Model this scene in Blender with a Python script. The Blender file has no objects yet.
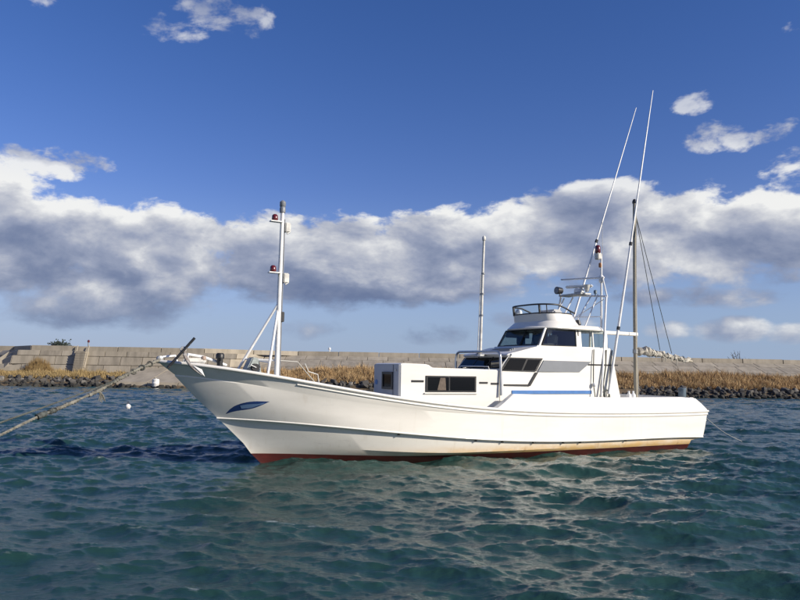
import bpy, bmesh, math, random
import numpy as np
from mathutils import Vector, Matrix

R = math.radians
random.seed(7); rng = np.random.default_rng(11)
scene = bpy.context.scene
COL = scene.collection

# ------------------------------------------------------------------ camera
cam_d = bpy.data.cameras.new('camera'); cam = bpy.data.objects.new('camera', cam_d); COL.objects.link(cam)
cam_d.sensor_width = 36.0; cam_d.lens = 36.0 * 700 / 800
cam_d.clip_start = 0.1; cam_d.clip_end = 6000
CAM_H = 2.2
pitch = math.atan(70 / 700.0); roll = R(1.0)
fwv = Vector((0, math.cos(pitch), math.sin(pitch))); rt0 = Vector((1, 0, 0)); up0 = rt0.cross(fwv)
rt = rt0 * math.cos(roll) + up0 * math.sin(roll); upv = up0 * math.cos(roll) - rt0 * math.sin(roll)
m3 = Matrix((rt, upv, -fwv)).transposed()
cam.matrix_world = Matrix.Translation((0, 0, CAM_H)) @ m3.to_4x4()
scene.camera = cam

# ------------------------------------------------------------------ sun, sky, exposure
SUN_EL, SUN_AZ = 25.0, 115.0            # azimuth clockwise from +Y (view direction)
sd = Vector((math.sin(R(SUN_AZ)) * math.cos(R(SUN_EL)), math.cos(R(SUN_AZ)) * math.cos(R(SUN_EL)), math.sin(R(SUN_EL))))
sun_d = bpy.data.lights.new('sun', 'SUN'); sun_d.energy = 5.0; sun_d.angle = R(0.53); sun_d.color = (1.0, 0.91, 0.78)
sun = bpy.data.objects.new('sun', sun_d); COL.objects.link(sun)
sun.rotation_euler = (-sd).to_track_quat('-Z', 'Y').to_euler()
scene.view_settings.view_transform = 'Standard'; scene.view_settings.look = 'None'
scene.view_settings.exposure = 0.25; scene.view_settings.gamma = 1.0
scene.view_settings.use_curve_mapping = False

world = bpy.data.worlds.new('World'); scene.world = world; world.use_nodes = True
NT = world.node_tree; NT.nodes.clear()


class G:
    """tiny expression builder for shader node trees"""
    def __init__(s, nt): s.nt = nt
    def n(s, t, **kw):
        nd = s.nt.nodes.new(t)
        for k, v in kw.items(): setattr(nd, k, v)
        return nd
    def put(s, sock, v):
        if hasattr(v, 'is_output'): s.nt.links.new(v, sock)
        else: sock.default_value = v
    def m(s, op, a, b=None, c=None, clamp=False):
        nd = s.n('ShaderNodeMath', operation=op, use_clamp=clamp)
        s.put(nd.inputs[0], a)
        if b is not None: s.put(nd.inputs[1], b)
        if c is not None: s.put(nd.inputs[2], c)
        return nd.outputs[0]
    def add(s, a, b): return s.m('ADD', a, b)
    def sub(s, a, b): return s.m('SUBTRACT', a, b)
    def mul(s, a, b): return s.m('MULTIPLY', a, b)
    def mx(s, a, b): return s.m('MAXIMUM', a, b)
    def sstep(s, v, lo, hi):
        nd = s.n('ShaderNodeMapRange', interpolation_type='SMOOTHSTEP')
        s.put(nd.inputs['Value'], v); s.put(nd.inputs['From Min'], lo); s.put(nd.inputs['From Max'], hi)
        return nd.outputs[0]
    def lin(s, v, a, b, c, d):
        nd = s.n('ShaderNodeMapRange')
        for k, x in zip(('Value', 'From Min', 'From Max', 'To Min', 'To Max'), (v, a, b, c, d)): s.put(nd.inputs[k], x)
        return nd.outputs[0]
    def noise(s, vec, scale, detail=4, rough=.55, dist=0.0, dims='3D', out='Fac'):
        nd = s.n('ShaderNodeTexNoise', noise_dimensions=dims)
        if vec is not None: s.put(nd.inputs['Vector'], vec)
        s.put(nd.inputs['Scale'], scale); s.put(nd.inputs['Detail'], detail); s.put(nd.inputs['Roughness'], rough); s.put(nd.inputs['Distortion'], dist)
        return nd.outputs[out]
    def mapping(s, vec, loc=(0, 0, 0), scale=(1, 1, 1), rot=(0, 0, 0)):
        nd = s.n('ShaderNodeMapping'); s.put(nd.inputs['Vector'], vec)
        nd.inputs['Location'].default_value = loc; nd.inputs['Scale'].default_value = scale; nd.inputs['Rotation'].default_value = rot
        return nd.outputs[0]
    def mixc(s, f, a, b):
        nd = s.n('ShaderNodeMix', data_type='RGBA')
        s.put(nd.inputs[0], f)
        for i, v in ((6, a), (7, b)):
            if hasattr(v, 'is_output'): s.nt.links.new(v, nd.inputs[i])
            else: nd.inputs[i].default_value = (*v[:3], 1)
        return nd.outputs[2]
    def ramp(s, f, stops):
        nd = s.n('ShaderNodeValToRGB'); s.put(nd.inputs[0], f)
        el = nd.color_ramp.elements
        while len(el) < len(stops): el.new(0.5)
        for e, (p, c) in zip(el, stops): e.position = p; e.color = (*c[:3], 1)
        return nd.outputs[0]


def build_sky():
    g = G(NT)
    sky = g.n('ShaderNodeTexSky', sky_type='NISHITA')
    sky.sun_disc = False; sky.sun_elevation = R(SUN_EL); sky.sun_rotation = R(SUN_AZ)
    sky.altitude = 0; sky.air_density = 1.0; sky.dust_density = 0.1; sky.ozone_density = 1.6
    tc = g.n('ShaderNodeTexCoord').outputs['Generated']
    sep = g.n('ShaderNodeSeparateXYZ'); g.put(sep.inputs[0], tc)
    x, y, z = sep.outputs
    az = g.mul(g.m('ARCTAN2', x, y), 180 / math.pi)
    el = g.mul(g.m('ARCSINE', z), 180 / math.pi)
    # uneven cloud texture, flattened vertically
    vec = g.mapping(tc, scale=(1.0, 1.0, 1.9), loc=(3.1, 1.7, 0.4))
    warp = g.n('ShaderNodeVectorMath', operation='MULTIPLY_ADD')
    g.put(warp.inputs[0], g.noise(vec, 3.0, 3, .5, out='Color')); warp.inputs[1].default_value = (.10, .10, .10); g.put(warp.inputs[2], vec)
    wv = warp.outputs[0]
    n1 = g.noise(wv, 7.0, 9, .56)
    big = g.noise(vec, 2.3, 2, .5)
    # light comes from the sun side and above: same noise sampled a little toward it
    off = g.n('ShaderNodeVectorMath', operation='ADD'); g.put(off.inputs[0], wv); off.inputs[1].default_value = (.022, -.012, .040)
    n2 = g.noise(off.outputs[0], 7.0, 6, .52)
    # where the banks lie (azimuth, elevation, half sizes, weight), degrees
    E = [(-24, 8.4, 17, 5.0, 1.5), (-7, 8.5, 15, 4.6, 1.45), (15.5, 10.5, 14.5, 4.9, 1.45), (27, 9.6, 12, 4.4, 1.25), (4, 9.2, 11, 4.4, 1.4),
         (-27.0, 14.6, 5.6, 1.6, .95), (-32, 12.8, 6.5, 2.4, .8), (-15.4, 26.9, 5.6, 2.2, .80), (-18.8, 25.4, 4.4, 1.6, .62), (-30.0, 25.6, 2.4, .7, -.15),
         (26.0, 17.6, 4.8, 1.4, .36), (23.0, 20.7, 2.0, 1.5, -.08), (30.8, 14.8, 3.2, 2.0, .40), (30.6, 23.7, 1.8, .9, .05), (27, 13.6, 6, 1.6, .10),
         (25.4, 3.4, 3.6, 1.2, 1.3), (29.6, 3.0, 2.6, 1.1, 1.3), (20.8, 3.4, 2.6, 1.0, 1.1), (23.5, 5.9, 9.0, 1.2, .9), (2.0, 3.0, 6.0, 1.3, .55), (12, 4.2, 6, 1.0, .4), (-24, 4.2, 13, 2.0, .75), (-10, 3.2, 7, 1.2, .45)]
    mask = None
    for a0, e0, ra, re, w in E:
        u = g.mul(g.sub(az, a0), 1 / ra); v = g.mul(g.sub(el, e0), 1 / re)
        r2 = g.add(g.mul(u, u), g.mul(v, v))
        k = g.m('MULTIPLY_ADD', g.m('POWER', r2, 1.25), -(w + .45), w)
        mask = k if mask is None else g.m('SMOOTH_MAX', mask, k, .15)
    # the same kind of broken bank goes on all round the horizon
    vb = g.mul(g.sub(el, 8.5), 1 / 5.0)
    band = g.sub(g.sub(g.mul(big, 2.6), .25), g.mul(vb, vb))
    side = g.sstep(g.m('ABSOLUTE', az), 33, 44)
    high = g.sub(g.mul(big, 3.2), 2.25)
    rest = g.sub(g.mx(band, high), g.mul(g.sub(1.0, side), 3.0))
    mask = g.mx(g.mx(mask, -1.6), rest)
    nz = g.sub(n1, .5)
    fine = g.noise(wv, 26.0, 6, .60)
    d = g.m('MULTIPLY_ADD', nz, 4.0, g.m('MULTIPLY_ADD', g.sub(fine, .5), 1.5, mask))
    soft = g.lin(el, 3.5, 9.5, 1.35, .50)                  # bases are ragged and soft, tops crisp
    alpha = g.m('MULTIPLY', d, g.m('DIVIDE', 1.0, soft), clamp=True)
    alpha = g.sstep(alpha, 0.0, 1.0)
    low = g.sstep(el, -.3, 2.5)
    alpha = g.mul(g.mul(alpha, low), g.lin(el, 13.0, 21.0, .96, .55))
    relief = g.m('MULTIPLY_ADD', g.sub(fine, .5), .22, g.mul(g.sub(n1, n2), 2.3))
    lift = g.sstep(g.add(el, g.mul(nz, 7.0)), 5.0, 13.0)
    rim = g.mul(g.sub(1.0, g.sstep(d, .25, 1.7)), g.sstep(el, 5.5, 9.5))
    lum = g.sub(g.add(g.add(g.mul(lift, .30), g.mul(rim, .48)), g.add(relief, g.m('MULTIPLY_ADD', g.mul(g.sub(1.0, g.sstep(el, 3.7, 4.6)), g.sstep(az, 10, 18)), .42, .25))), g.mul(g.sstep(el, 12.5, 17.0), .26))
    colr = g.ramp(lum, [(0.0, (.145, .19, .325)), (.25, (.205, .25, .38)), (.50, (.33, .37, .49)), (.75, (.56, .58, .64)), (1.0, (.92, .92, .90))])
    # far cloud bases pale out into the air near the horizon
    colr = g.mixc(g.mul(g.sub(1.0, g.sstep(el, .5, 7.0)), .38), colr, (.27, .36, .53))
    hs = g.n('ShaderNodeHueSaturation'); g.put(hs.inputs['Color'], sky.outputs[0]); hs.inputs['Saturation'].default_value = 1.32
    mul = g.n('ShaderNodeMix', data_type='RGBA', blend_type='MULTIPLY'); mul.inputs[0].default_value = 1.0
    NT.links.new(hs.outputs[0], mul.inputs[6]); mul.inputs[7].default_value = (1.12, .89, 1.24, 1)
    # hazy air low down, the same all round
    skyc = g.mixc(g.mul(g.sub(1.0, g.sstep(el, -1.0, 15.0)), .85), mul.outputs[2], (2.6, 4.2, 6.5))
    b1 = g.n('ShaderNodeBackground'); g.put(b1.inputs[0], skyc); b1.inputs[1].default_value = 0.080
    b2 = g.n('ShaderNodeBackground'); g.put(b2.inputs[0], colr); b2.inputs[1].default_value = 0.83
    mixs = g.n('ShaderNodeMixShader'); g.put(mixs.inputs[0], alpha)
    NT.links.new(b1.outputs[0], mixs.inputs[1]); NT.links.new(b2.outputs[0], mixs.inputs[2])
    out = g.n('ShaderNodeOutputWorld'); NT.links.new(mixs.outputs[0], out.inputs[0])


build_sky()

# ------------------------------------------------------------------ materials
MATS = {}


def mat(name, col, rough=.5, metal=0.0, spec=.5, var=.0, scale=6.0, bump=0.0, bscale=40.0, coat=0.0, stretch=(1, 1, 1), col2=None):
    m = bpy.data.materials.new(name); m.use_nodes = True; MATS[name] = m
    g = G(m.node_tree); b = m.node_tree.nodes['Principled BSDF']
    b.inputs['Roughness'].default_value = rough; b.inputs['Metallic'].default_value = metal
    b.inputs['Specular IOR Level'].default_value = spec; b.inputs['Coat Weight'].default_value = coat
    oc = g.n('ShaderNodeTexCoord').outputs['Object']
    v = g.mapping(oc, scale=stretch)
    if var or col2:
        f = g.noise(v, scale, 6, .6)
        f = g.sstep(f, .32, .70)
        c2 = col2 if col2 else tuple(c * (1 - var) for c in col)
        g.put(b.inputs['Base Color'], g.mixc(f, col, c2))
    else:
        b.inputs['Base Color'].default_value = (*col, 1)
    if bump:
        bp = g.n('ShaderNodeBump'); bp.inputs['Strength'].default_value = bump; bp.inputs['Distance'].default_value = .02
        g.put(bp.inputs['Height'], g.noise(v, bscale, 5, .6)); g.put(b.inputs['Normal'], bp.outputs[0])
    return m


mat('gelcoat', (.80, .78, .72), .32, var=.10, scale=1.2, stretch=(.5, .5, 2), coat=.25, bump=.03, bscale=9)
mat('deck_paint', (.52, .53, .50), .6, var=.25, scale=4)
mat('cabin_grey', (.37, .39, .43), .45, var=.1, scale=3)  # on the forward cabin front this grey stands in for shade
mat('panel_grey', (.19, .205, .225), .4, var=.08, scale=3)
mat('black_rubber', (.016, .017, .018), .45, var=.3)
mat('dark_trim', (.016, .016, .017), .4)
mat('steel', (.55, .55, .54), .28, metal=.85, var=.15, scale=12)
mat('galvanised', (.42, .43, .43), .45, metal=.5, var=.3, scale=15)
mat('white_pipe', (.78, .78, .76), .35, var=.14, scale=5)
mat('dirty_white', (.66, .65, .60), .5, var=.35, scale=7)
mat('mast_tan', (.40, .36, .27), .55, var=.35, scale=4, stretch=(3, 3, .4), bump=.15, bscale=18)
mat('rope_old', (.24, .23, .19), .9, var=.6, scale=9, bump=.6, bscale=60)
mat('rope_dark', (.10, .11, .10), .9, var=.5, scale=8, bump=.4, bscale=60)
mat('rope_thin', (.42, .41, .37), .85)
mat('sail', (.50, .47, .40), .85, var=.35, scale=5, bump=.5, bscale=14)
mat('red_lamp', (.11, .010, .010), .25, coat=.6)
mat('navy', (.025, .06, .19), .35)
mat('mid_blue', (.17, .27, .45), .35)
mat('stripe_blue', (.06, .18, .44), .35, var=.15, scale=8)
mat('bollard_blue', (.13, .18, .22), .5, var=.3, scale=10)
mat('orange', (.34, .15, .06), .5)
mat('interior', (.10, .095, .09), .7)
mat('seat_pale', (.45, .45, .44), .6)
mat('lens_glass', (.75, .78, .80), .08, coat=.8)
mat('buoy_white', (.80, .79, .76), .4, var=.2)
mat('anchor_galv', (.34, .33, .31), .55, scale=8, col2=(.16, .11, .08))


def hull_material():
    m = bpy.data.materials.new('hull_paint'); m.use_nodes = True; MATS['hull_paint'] = m
    g = G(m.node_tree); b = m.node_tree.nodes['Principled BSDF']
    oc = g.n('ShaderNodeTexCoord').outputs['Object']
    sep = g.n('ShaderNodeSeparateXYZ'); g.put(sep.inputs[0], oc); x, y, z = sep.outputs
    base = g.mixc(g.sstep(g.noise(g.mapping(oc, scale=(.35, 1, 1.5)), 1.6, 5, .6), .35, .75), (.80, .775, .71), (.73, .705, .64))
    # vertical run marks
    streak = g.sstep(g.noise(g.mapping(oc, scale=(7, 7, .35)), 1.0, 4, .6), .56, .78)
    base = g.mixc(g.mul(streak, .22), base, (.52, .46, .36))
    scuff = g.mul(g.sstep(g.noise(g.mapping(oc, scale=(.9, 2, 5)), 2.0, 6, .7), .60, .74), .35)
    base = g.mixc(scuff, base, (.55, .53, .49))
    # rust and weed stain along the waterline, strongest aft of midships
    n = g.noise(g.mapping(oc, scale=(1.1, 1.1, 4)), 1.3, 6, .65)
    hgt = g.sub(1.0, g.sstep(z, .12, .46)); aft = g.sub(1.0, g.sstep(x, 6.0, 11.5))
    st = g.mul(hgt, g.add(g.mul(aft, .85), .22))
    st = g.m('MULTIPLY', st, g.lin(n, .3, .7, .45, 1.35), clamp=True)
    base = g.mixc(st, base, (.68, .45, .19))
    drips = g.mul(g.sstep(g.noise(g.mapping(oc, scale=(5, 5, .8)), 1.0, 3, .6), .55, .75), g.mul(g.sub(1.0, g.sstep(z, .1, .42)), aft))
    base = g.mixc(g.mul(drips, .6), base, (.36, .19, .07))
    g.put(b.inputs['Base Color'], base); b.inputs['Roughness'].default_value = .36; b.inputs['Coat Weight'].default_value = .2
    bp = g.n('ShaderNodeBump'); bp.inputs['Strength'].default_value = .06; bp.inputs['Distance'].default_value = .03
    g.put(bp.inputs['Height'], g.noise(g.mapping(oc, scale=(1, 1, 1)), 2.5, 3, .5)); g.put(b.inputs['Normal'], bp.outputs[0])
    m = bpy.data.materials.new('antifouling'); m.use_nodes = True; MATS['antifouling'] = m
    g = G(m.node_tree); b = m.node_tree.nodes['Principled BSDF']
    oc = g.n('ShaderNodeTexCoord').outputs['Object']
    f = g.noise(g.mapping(oc, scale=(1, 1, 4)), 3.0, 6, .65)
    g.put(b.inputs['Base Color'], g.ramp(f, [(.3, (.10, .015, .012)), (.55, (.065, .012, .010)), (.75, (.035, .015, .012))])); b.inputs['Roughness'].default_value = .5


hull_material()


def glass_material(name, tint, clear):
    m = bpy.data.materials.new(name); m.use_nodes = True; MATS[name] = m
    nt = m.node_tree; g = G(nt); nt.nodes.clear()
    tr = g.n('ShaderNodeBsdfTransparent'); tr.inputs[0].default_value = (*tint, 1)
    gl = g.n('ShaderNodeBsdfGlossy'); gl.inputs['Roughness'].default_value = .03; gl.inputs[0].default_value = (.9, .95, 1, 1)
    lw = g.n('ShaderNodeLayerWeight'); lw.inputs[0].default_value = .5
    mx = g.n('ShaderNodeMixShader'); g.put(mx.inputs[0], g.m('MULTIPLY_ADD', g.m('POWER', lw.outputs['Facing'], 5.0), .9, .03))
    nt.links.new(tr.outputs[0], mx.inputs[1]); nt.links.new(gl.outputs[0], mx.inputs[2])
    out = g.n('ShaderNodeOutputMaterial'); nt.links.new(mx.outputs[0], out.inputs[0])


glass_material('glass_clear', (.72, .76, .75), 1)
glass_material('glass_screen', (.80, .84, .86), 1)
mat('glass_dark', (.006, .0065, .007), .05, spec=.35)


# ------------------------------------------------------------------ mesh helpers
class MB:
    def __init__(s): s.v = []; s.f = []
    def add(s, vs, fs):
        o = len(s.v); s.v += [tuple(v) for v in vs]; s.f += [tuple(i + o for i in f) for f in fs]; return s
    def box(s, c, d, rz=0.0, ry=0.0):
        M = Matrix.Translation(c) @ Matrix.Rotation(rz, 4, 'Z') @ Matrix.Rotation(ry, 4, 'Y')
        vs = [M @ Vector((sx * d[0] / 2, sy * d[1] / 2, sz * d[2] / 2)) for sx in (-1, 1) for sy in (-1, 1) for sz in (-1, 1)]
        return s.add(vs, [(0, 1, 3, 2), (4, 6, 7, 5), (0, 4, 5, 1), (2, 3, 7, 6), (0, 2, 6, 4), (1, 5, 7, 3)])
    def hexa(s, p):
        """8 points: bottom 4 ccw, top 4 ccw"""
        return s.add(p, [(3, 2, 1, 0), (4, 5, 6, 7), (0, 1, 5, 4), (1, 2, 6, 5), (2, 3, 7, 6), (3, 0, 4, 7)])
    def tube(s, pts, r, n=8, caps=True):
        pts = [Vector(p) for p in pts]; k = len(pts)
        rs = r if isinstance(r, (list, tuple)) else [r] * k
        rings = []; ref = None
        for i, p in enumerate(pts):
            t = (pts[min(i + 1, k - 1)] - pts[max(i - 1, 0)]).normalized()
            if ref is None: ref = Vector((0, 0, 1)) if abs(t.z) < .9 else Vector((1, 0, 0))
            a = (ref - t * ref.dot(t)).normalized(); b = t.cross(a); ref = a
            rings.append([p + (a * math.cos(q) + b * math.sin(q)) * rs[i] for q in [2 * math.pi * j / n for j in range(n)]])
        vs = [v for rg in rings for v in rg]; fs = []
        for i in range(k - 1):
            for j in range(n):
                fs.append((i * n + j, i * n + (j + 1) % n, (i + 1) * n + (j + 1) % n, (i + 1) * n + j))
        if caps: fs += [tuple(range(n - 1, -1, -1)), tuple(range((k - 1) * n, k * n))]
        return s.add(vs, fs)
    def lathe(s, c, prof, n=12, axis='Z'):
        """prof: list of (r, h) along axis"""
        vs = []; fs = []
        for r, h in prof:
            for j in range(n):
                q = 2 * math.pi * j / n; a, b = r * math.cos(q), r * math.sin(q)
                vs.append({'Z': (a, b, h), 'X': (h, a, b), 'Y': (b, h, a)}[axis])
        for i in range(len(prof) - 1):
            for j in range(n): fs.append((i * n + j, i * n + (j + 1) % n, (i + 1) * n + (j + 1) % n, (i + 1) * n + j))
        fs += [tuple(range(n - 1, -1, -1)), tuple(range((len(prof) - 1) * n, len(prof) * n))]
        return s.add([Vector(v) + Vector(c) for v in vs], fs)
    def prism(s, A, B):
        """two matching outlines joined"""
        n = len(A)
        return s.add(list(A) + list(B), [tuple(range(n - 1, -1, -1)), tuple(range(n, 2 * n))] + [(i, (i + 1) % n, n + (i + 1) % n, n + i) for i in range(n)])
    def loft(s, rows, closed=False):
        n = len(rows[0]); vs = [v for r in rows for v in r]; fs = []
        for i in range(len(rows) - 1):
            for j in range(n if closed else n - 1):
                fs.append((i * n + j, i * n + (j + 1) % n, (i + 1) * n + (j + 1) % n, (i + 1) * n + j))
        return s.add(vs, fs)
    def build(s, name, m, parent=None, bevel=0.0, smooth=None, fixn=True):
        me = bpy.data.meshes.new(name); me.from_pydata(s.v, [], s.f)
        bm = bmesh.new(); bm.from_mesh(me)
        if fixn:
            bmesh.ops.remove_doubles(bm, verts=bm.verts, dist=1e-5)
            bmesh.ops.recalc_face_normals(bm, faces=bm.faces)
        if bevel:
            ed = [e for e in bm.edges if len(e.link_faces) == 2 and e.calc_face_angle(0) > R(25)]
            bmesh.ops.bevel(bm, geom=ed, offset=bevel, segments=2, affect='EDGES', clamp_overlap=True)
        bm.to_mesh(me); bm.free()
        if smooth is not None:
            me.shade_smooth(); me.set_sharp_from_angle(angle=R(smooth))
        me.materials.append(MATS[m] if isinstance(m, str) else m)
        o = bpy.data.objects.new(name, me); COL.objects.link(o)
        if parent is not None: o.parent = parent
        return o


def thing(name, label, cat, loc=(0, 0, 0), rz=0.0, group=None):
    o = bpy.data.objects.new(name, None); COL.objects.link(o); o.location = loc; o.rotation_euler = (0, 0, rz)
    o.empty_display_size = .2
    tag(o, label, cat, group); return o


def tag(o, label, cat, group=None):
    o['label'] = label; o['category'] = cat
    if group: o['group'] = group
    return o


def bezier(p0, p1, p2, n):
    p0, p1, p2 = Vector(p0), Vector(p1), Vector(p2)
    return [p0 * (1 - t) ** 2 + p1 * 2 * t * (1 - t) + p2 * t * t for t in [i / (n - 1) for i in range(n)]]


# ------------------------------------------------------------------ water
def ocean_tile(N, Lt, lam_peak, lam_min, lam_max, rms, wind, spread, seed):
    r = np.random.default_rng(seed)
    k1 = 2 * np.pi * np.fft.fftfreq(N, Lt / N)
    kx, ky = np.meshgrid(k1, k1, indexing='ij'); k = np.hypot(kx, ky); k[0, 0] = 1
    kp = 2 * np.pi / lam_peak
    S = k ** -3.8 * np.exp(-1.1 * (kp / k) ** 2)
    S *= (k > 2 * np.pi / lam_max) * np.exp(-(k * lam_min / (2 * np.pi)) ** 2)
    cosd = (kx * math.cos(wind) + ky * math.sin(wind)) / k
    S *= (spread + (1 - spread) * np.clip(cosd, 0, 1) ** 4 + .06 * np.clip(-cosd, 0, 1) ** 2); S[0, 0] = 0
    h = (r.normal(size=(N, N)) + 1j * r.normal(size=(N, N))) * np.sqrt(S)
    Hh = np.fft.ifft2(h).real; f = rms / Hh.std(); h = h * f; Hh *= f
    dx = np.fft.ifft2(-1j * kx / k * h).real; dy = np.fft.ifft2(-1j * ky / k * h).real
    jxx = np.fft.ifft2(kx * kx / k * h).real; jyy = np.fft.ifft2(ky * ky / k * h).real; jxy = np.fft.ifft2(kx * ky / k * h).real
    J = (1 + -jxx) * (1 + -jyy) - jxy ** 2
    return dict(N=N, L=Lt, H=Hh, dx=dx, dy=dy, J=J)


def sample(T, key, X, Y):
    N = T['N']; a = T[key]; u = (X / T['L'] * N) % N; v = (Y / T['L'] * N) % N
    i = np.floor(u).astype(int); j = np.floor(v).astype(int); fu = u - i; fv = v - j; i %= N; j %= N; i2 = (i + 1) % N; j2 = (j + 1) % N
    return a[i, j] * (1 - fu) * (1 - fv) + a[i2, j] * fu * (1 - fv) + a[i, j2] * (1 - fu) * fv + a[i2, j2] * fu * fv


WIND = R(258)
T1 = ocean_tile(512, 31.0, 2.8, .26, 9.0, .043, WIND, .05, 3)
T2 = ocean_tile(512, 9.7, .5, .05, 1.2, .0080, WIND + .6 + .15, .06, 5)


def build_water():
    ang = np.concatenate([np.linspace(-180, -36, 70)[:-1], np.linspace(-36, 36, 860), np.linspace(36, 180, 70)[1:]]) * math.pi / 180
    rad = np.concatenate([np.geomspace(.05, 5.0, 50)[:-1], np.geomspace(5.0, 140.0, 820), np.geomspace(140.0, 3500.0, 70)[1:]])
    A, Rr = np.meshgrid(ang, rad); X = np.sin(A) * Rr; Y = np.cos(A) * Rr
    f1 = np.clip(1 - (Rr - 110) / 120, 0, 1); f2 = np.clip(1 - (Rr - 22) / 26, 0, 1)
    # a slow gustiness so the chop is not the same everywhere
    gust = 1 + .22 * np.sin(X * .21 + Y * .13 + 1.1) * np.sin(X * .09 - Y * .17 + .4)
    # rotate the two tiles so their grids never line up
    c, s = math.cos(.6), math.sin(.6); X2, Y2 = X * c - Y * s, X * s + Y * c
    ch = -1.0
    Z = (sample(T1, 'H', X, Y) * f1 + sample(T2, 'H', X2, Y2) * f2) * gust
    dx = ch * sample(T1, 'dx', X, Y) * f1; dy = ch * sample(T1, 'dy', X, Y) * f1
    dx2 = -.9 * sample(T2, 'dx', X2, Y2) * f2; dy2 = -.9 * sample(T2, 'dy', X2, Y2) * f2
    Xo = X + dx + (dx2 * c + dy2 * s); Yo = Y + dy + (-dx2 * s + dy2 * c)
    foam = np.clip((0.76 - sample(T1, 'J', X, Y)) * 2.6, 0, 1)
    nr, nc = X.shape
    co = np.stack([Xo, Yo, Z], -1).reshape(-1, 3).astype(np.float32)
    idx = np.arange(nr * nc).reshape(nr, nc)
    q = np.stack([idx[:-1, :-1], idx[1:, :-1], idx[1:, 1:], idx[:-1, 1:]], -1).reshape(-1, 4)[:, ::-1]
    me = bpy.data.meshes.new('water'); me.vertices.add(len(co)); me.vertices.foreach_set('co', co.ravel())
    me.loops.add(q.size); me.loops.foreach_set('vertex_index', q.astype(np.int32).ravel())
    me.polygons.add(len(q)); me.polygons.foreach_set('loop_start', np.arange(0, q.size, 4, dtype=np.int32)); me.polygons.foreach_set('loop_total', np.full(len(q), 4, np.int32))
    at = me.attributes.new('foam', 'FLOAT', 'POINT'); at.data.foreach_set('value', foam.astype(np.float32).ravel())
    me.update(calc_edges=True); me.shade_smooth()
    m = bpy.data.materials.new('sea_water'); m.use_nodes = True; g = G(m.node_tree); b = m.node_tree.nodes['Principled BSDF']
    oc = g.n('ShaderNodeTexCoord').outputs['Object']
    patch = g.sstep(g.noise(g.mapping(oc, scale=(.05, .09, 0)), 1.0, 3, .5), .35, .7)
    deep = g.mixc(patch, (.0145, .046, .042), (.024, .063, .053))
    fo = g.n('ShaderNodeAttribute', attribute_name='foam').outputs['Fac']
    fn = g.noise(g.mapping(oc, scale=(2.2, 5.0, 1)), 2.2, 8, .72)
    fm = g.m('MULTIPLY', fo, g.sstep(fn, .50, .68), clamp=True)
    g.put(b.inputs['Base Color'], g.mixc(g.mul(fm, .75), deep, (.62, .66, .66)))
    g.put(b.inputs['Roughness'], g.m('MULTIPLY_ADD', fm, .5, .11))
    b.inputs['IOR'].default_value = 1.333; b.inputs['Specular IOR Level'].default_value = .42
    bp = g.n('ShaderNodeBump'); bp.inputs['Strength'].default_value = .6; bp.inputs['Distance'].default_value = .024
    n1 = g.noise(g.mapping(oc, scale=(1.0, 1.8, 1), rot=(0, 0, .35)), 4.0, 8, .66, dist=.4)
    n3 = g.noise(g.mapping(oc, scale=(.8, 2.2, 1), rot=(0, 0, -.2)), 11.0, 5, .6, dist=.6)
    g.put(bp.inputs['Height'], g.m('MULTIPLY_ADD', n3, .55, n1)); g.put(b.inputs['Normal'], bp.outputs[0])
    me.materials.append(m)
    o = bpy.data.objects.new('water', me); COL.objects.link(o); o['kind'] = 'structure'
    o['label'] = 'choppy dark teal sea water'


build_water()

# ------------------------------------------------------------------ shore and seawall
mat('concrete', (.37, .325, .25), .85, var=.28, scale=.9, stretch=(1.3, .6, .35), bump=.25, bscale=4)
mat('concrete_dark', (.34, .30, .235), .85, var=.35, scale=1.3, stretch=(1.3, .6, .35), bump=.25, bscale=5)
mat('concrete_pale', (.39, .345, .27), .85, var=.25, scale=1.1, stretch=(1.3, .6, .35), bump=.2, bscale=5)
mat('earth', (.16, .115, .065), .95, var=.45, scale=1.5, bump=.5, bscale=5)
m = mat('rock', (.20, .185, .165), .9, var=.5, scale=2.2, bump=.6, bscale=5)


def rock_material(name, cols):
    m = bpy.data.materials.new(name); m.use_nodes = True; MATS[name] = m; g = G(m.node_tree); b = m.node_tree.nodes['Principled BSDF']
    rnd = g.n('ShaderNodeObjectInfo').outputs['Random']; geo = g.n('ShaderNodeNewGeometry').outputs['Position']
    n = g.noise(geo, 2.6, 6, .65)
    c = g.ramp(rnd, [(i / (len(cols) - 1), k) for i, k in enumerate(cols)])
    c = g.mixc(g.sstep(n, .4, .75), c, (.06, .055, .048))
    sep = g.n('ShaderNodeSeparateXYZ'); g.put(sep.inputs[0], geo)
    wet = g.sub(1.0, g.sstep(g.add(sep.outputs[2], g.mul(n, .4)), .40, .95))      # weed and wet below the tide line
    c = g.mixc(g.mul(wet, .85), c, (.018, .018, .014))
    g.put(b.inputs['Base Color'], c); b.inputs['Roughness'].default_value = .85
    bp = g.n('ShaderNodeBump'); bp.inputs['Strength'].default_value = .6; bp.inputs['Distance'].default_value = .08
    g.put(bp.inputs['Height'], n); g.put(b.inputs['Normal'], bp.outputs[0])


rock_material('rock', [(.035, .033, .03), (.08, .074, .066), (.05, .046, .042), (.13, .12, .105), (.045, .042, .038), (.26, .24, .21)])


def ss(a, b, x): t = min(1, max(0, (x - a) / (b - a))); return t * t * (3 - 2 * t)


def steep(x):      # 1 where the wall stands steep, 0 where it is a long slope
    return ss(-46, -43, x) * (1 - ss(-19, -15, x))


def berm_z(x):     # height of the berm in front of the wall
    return 1.0 + .75 * ss(-18, -8, x)


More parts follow.
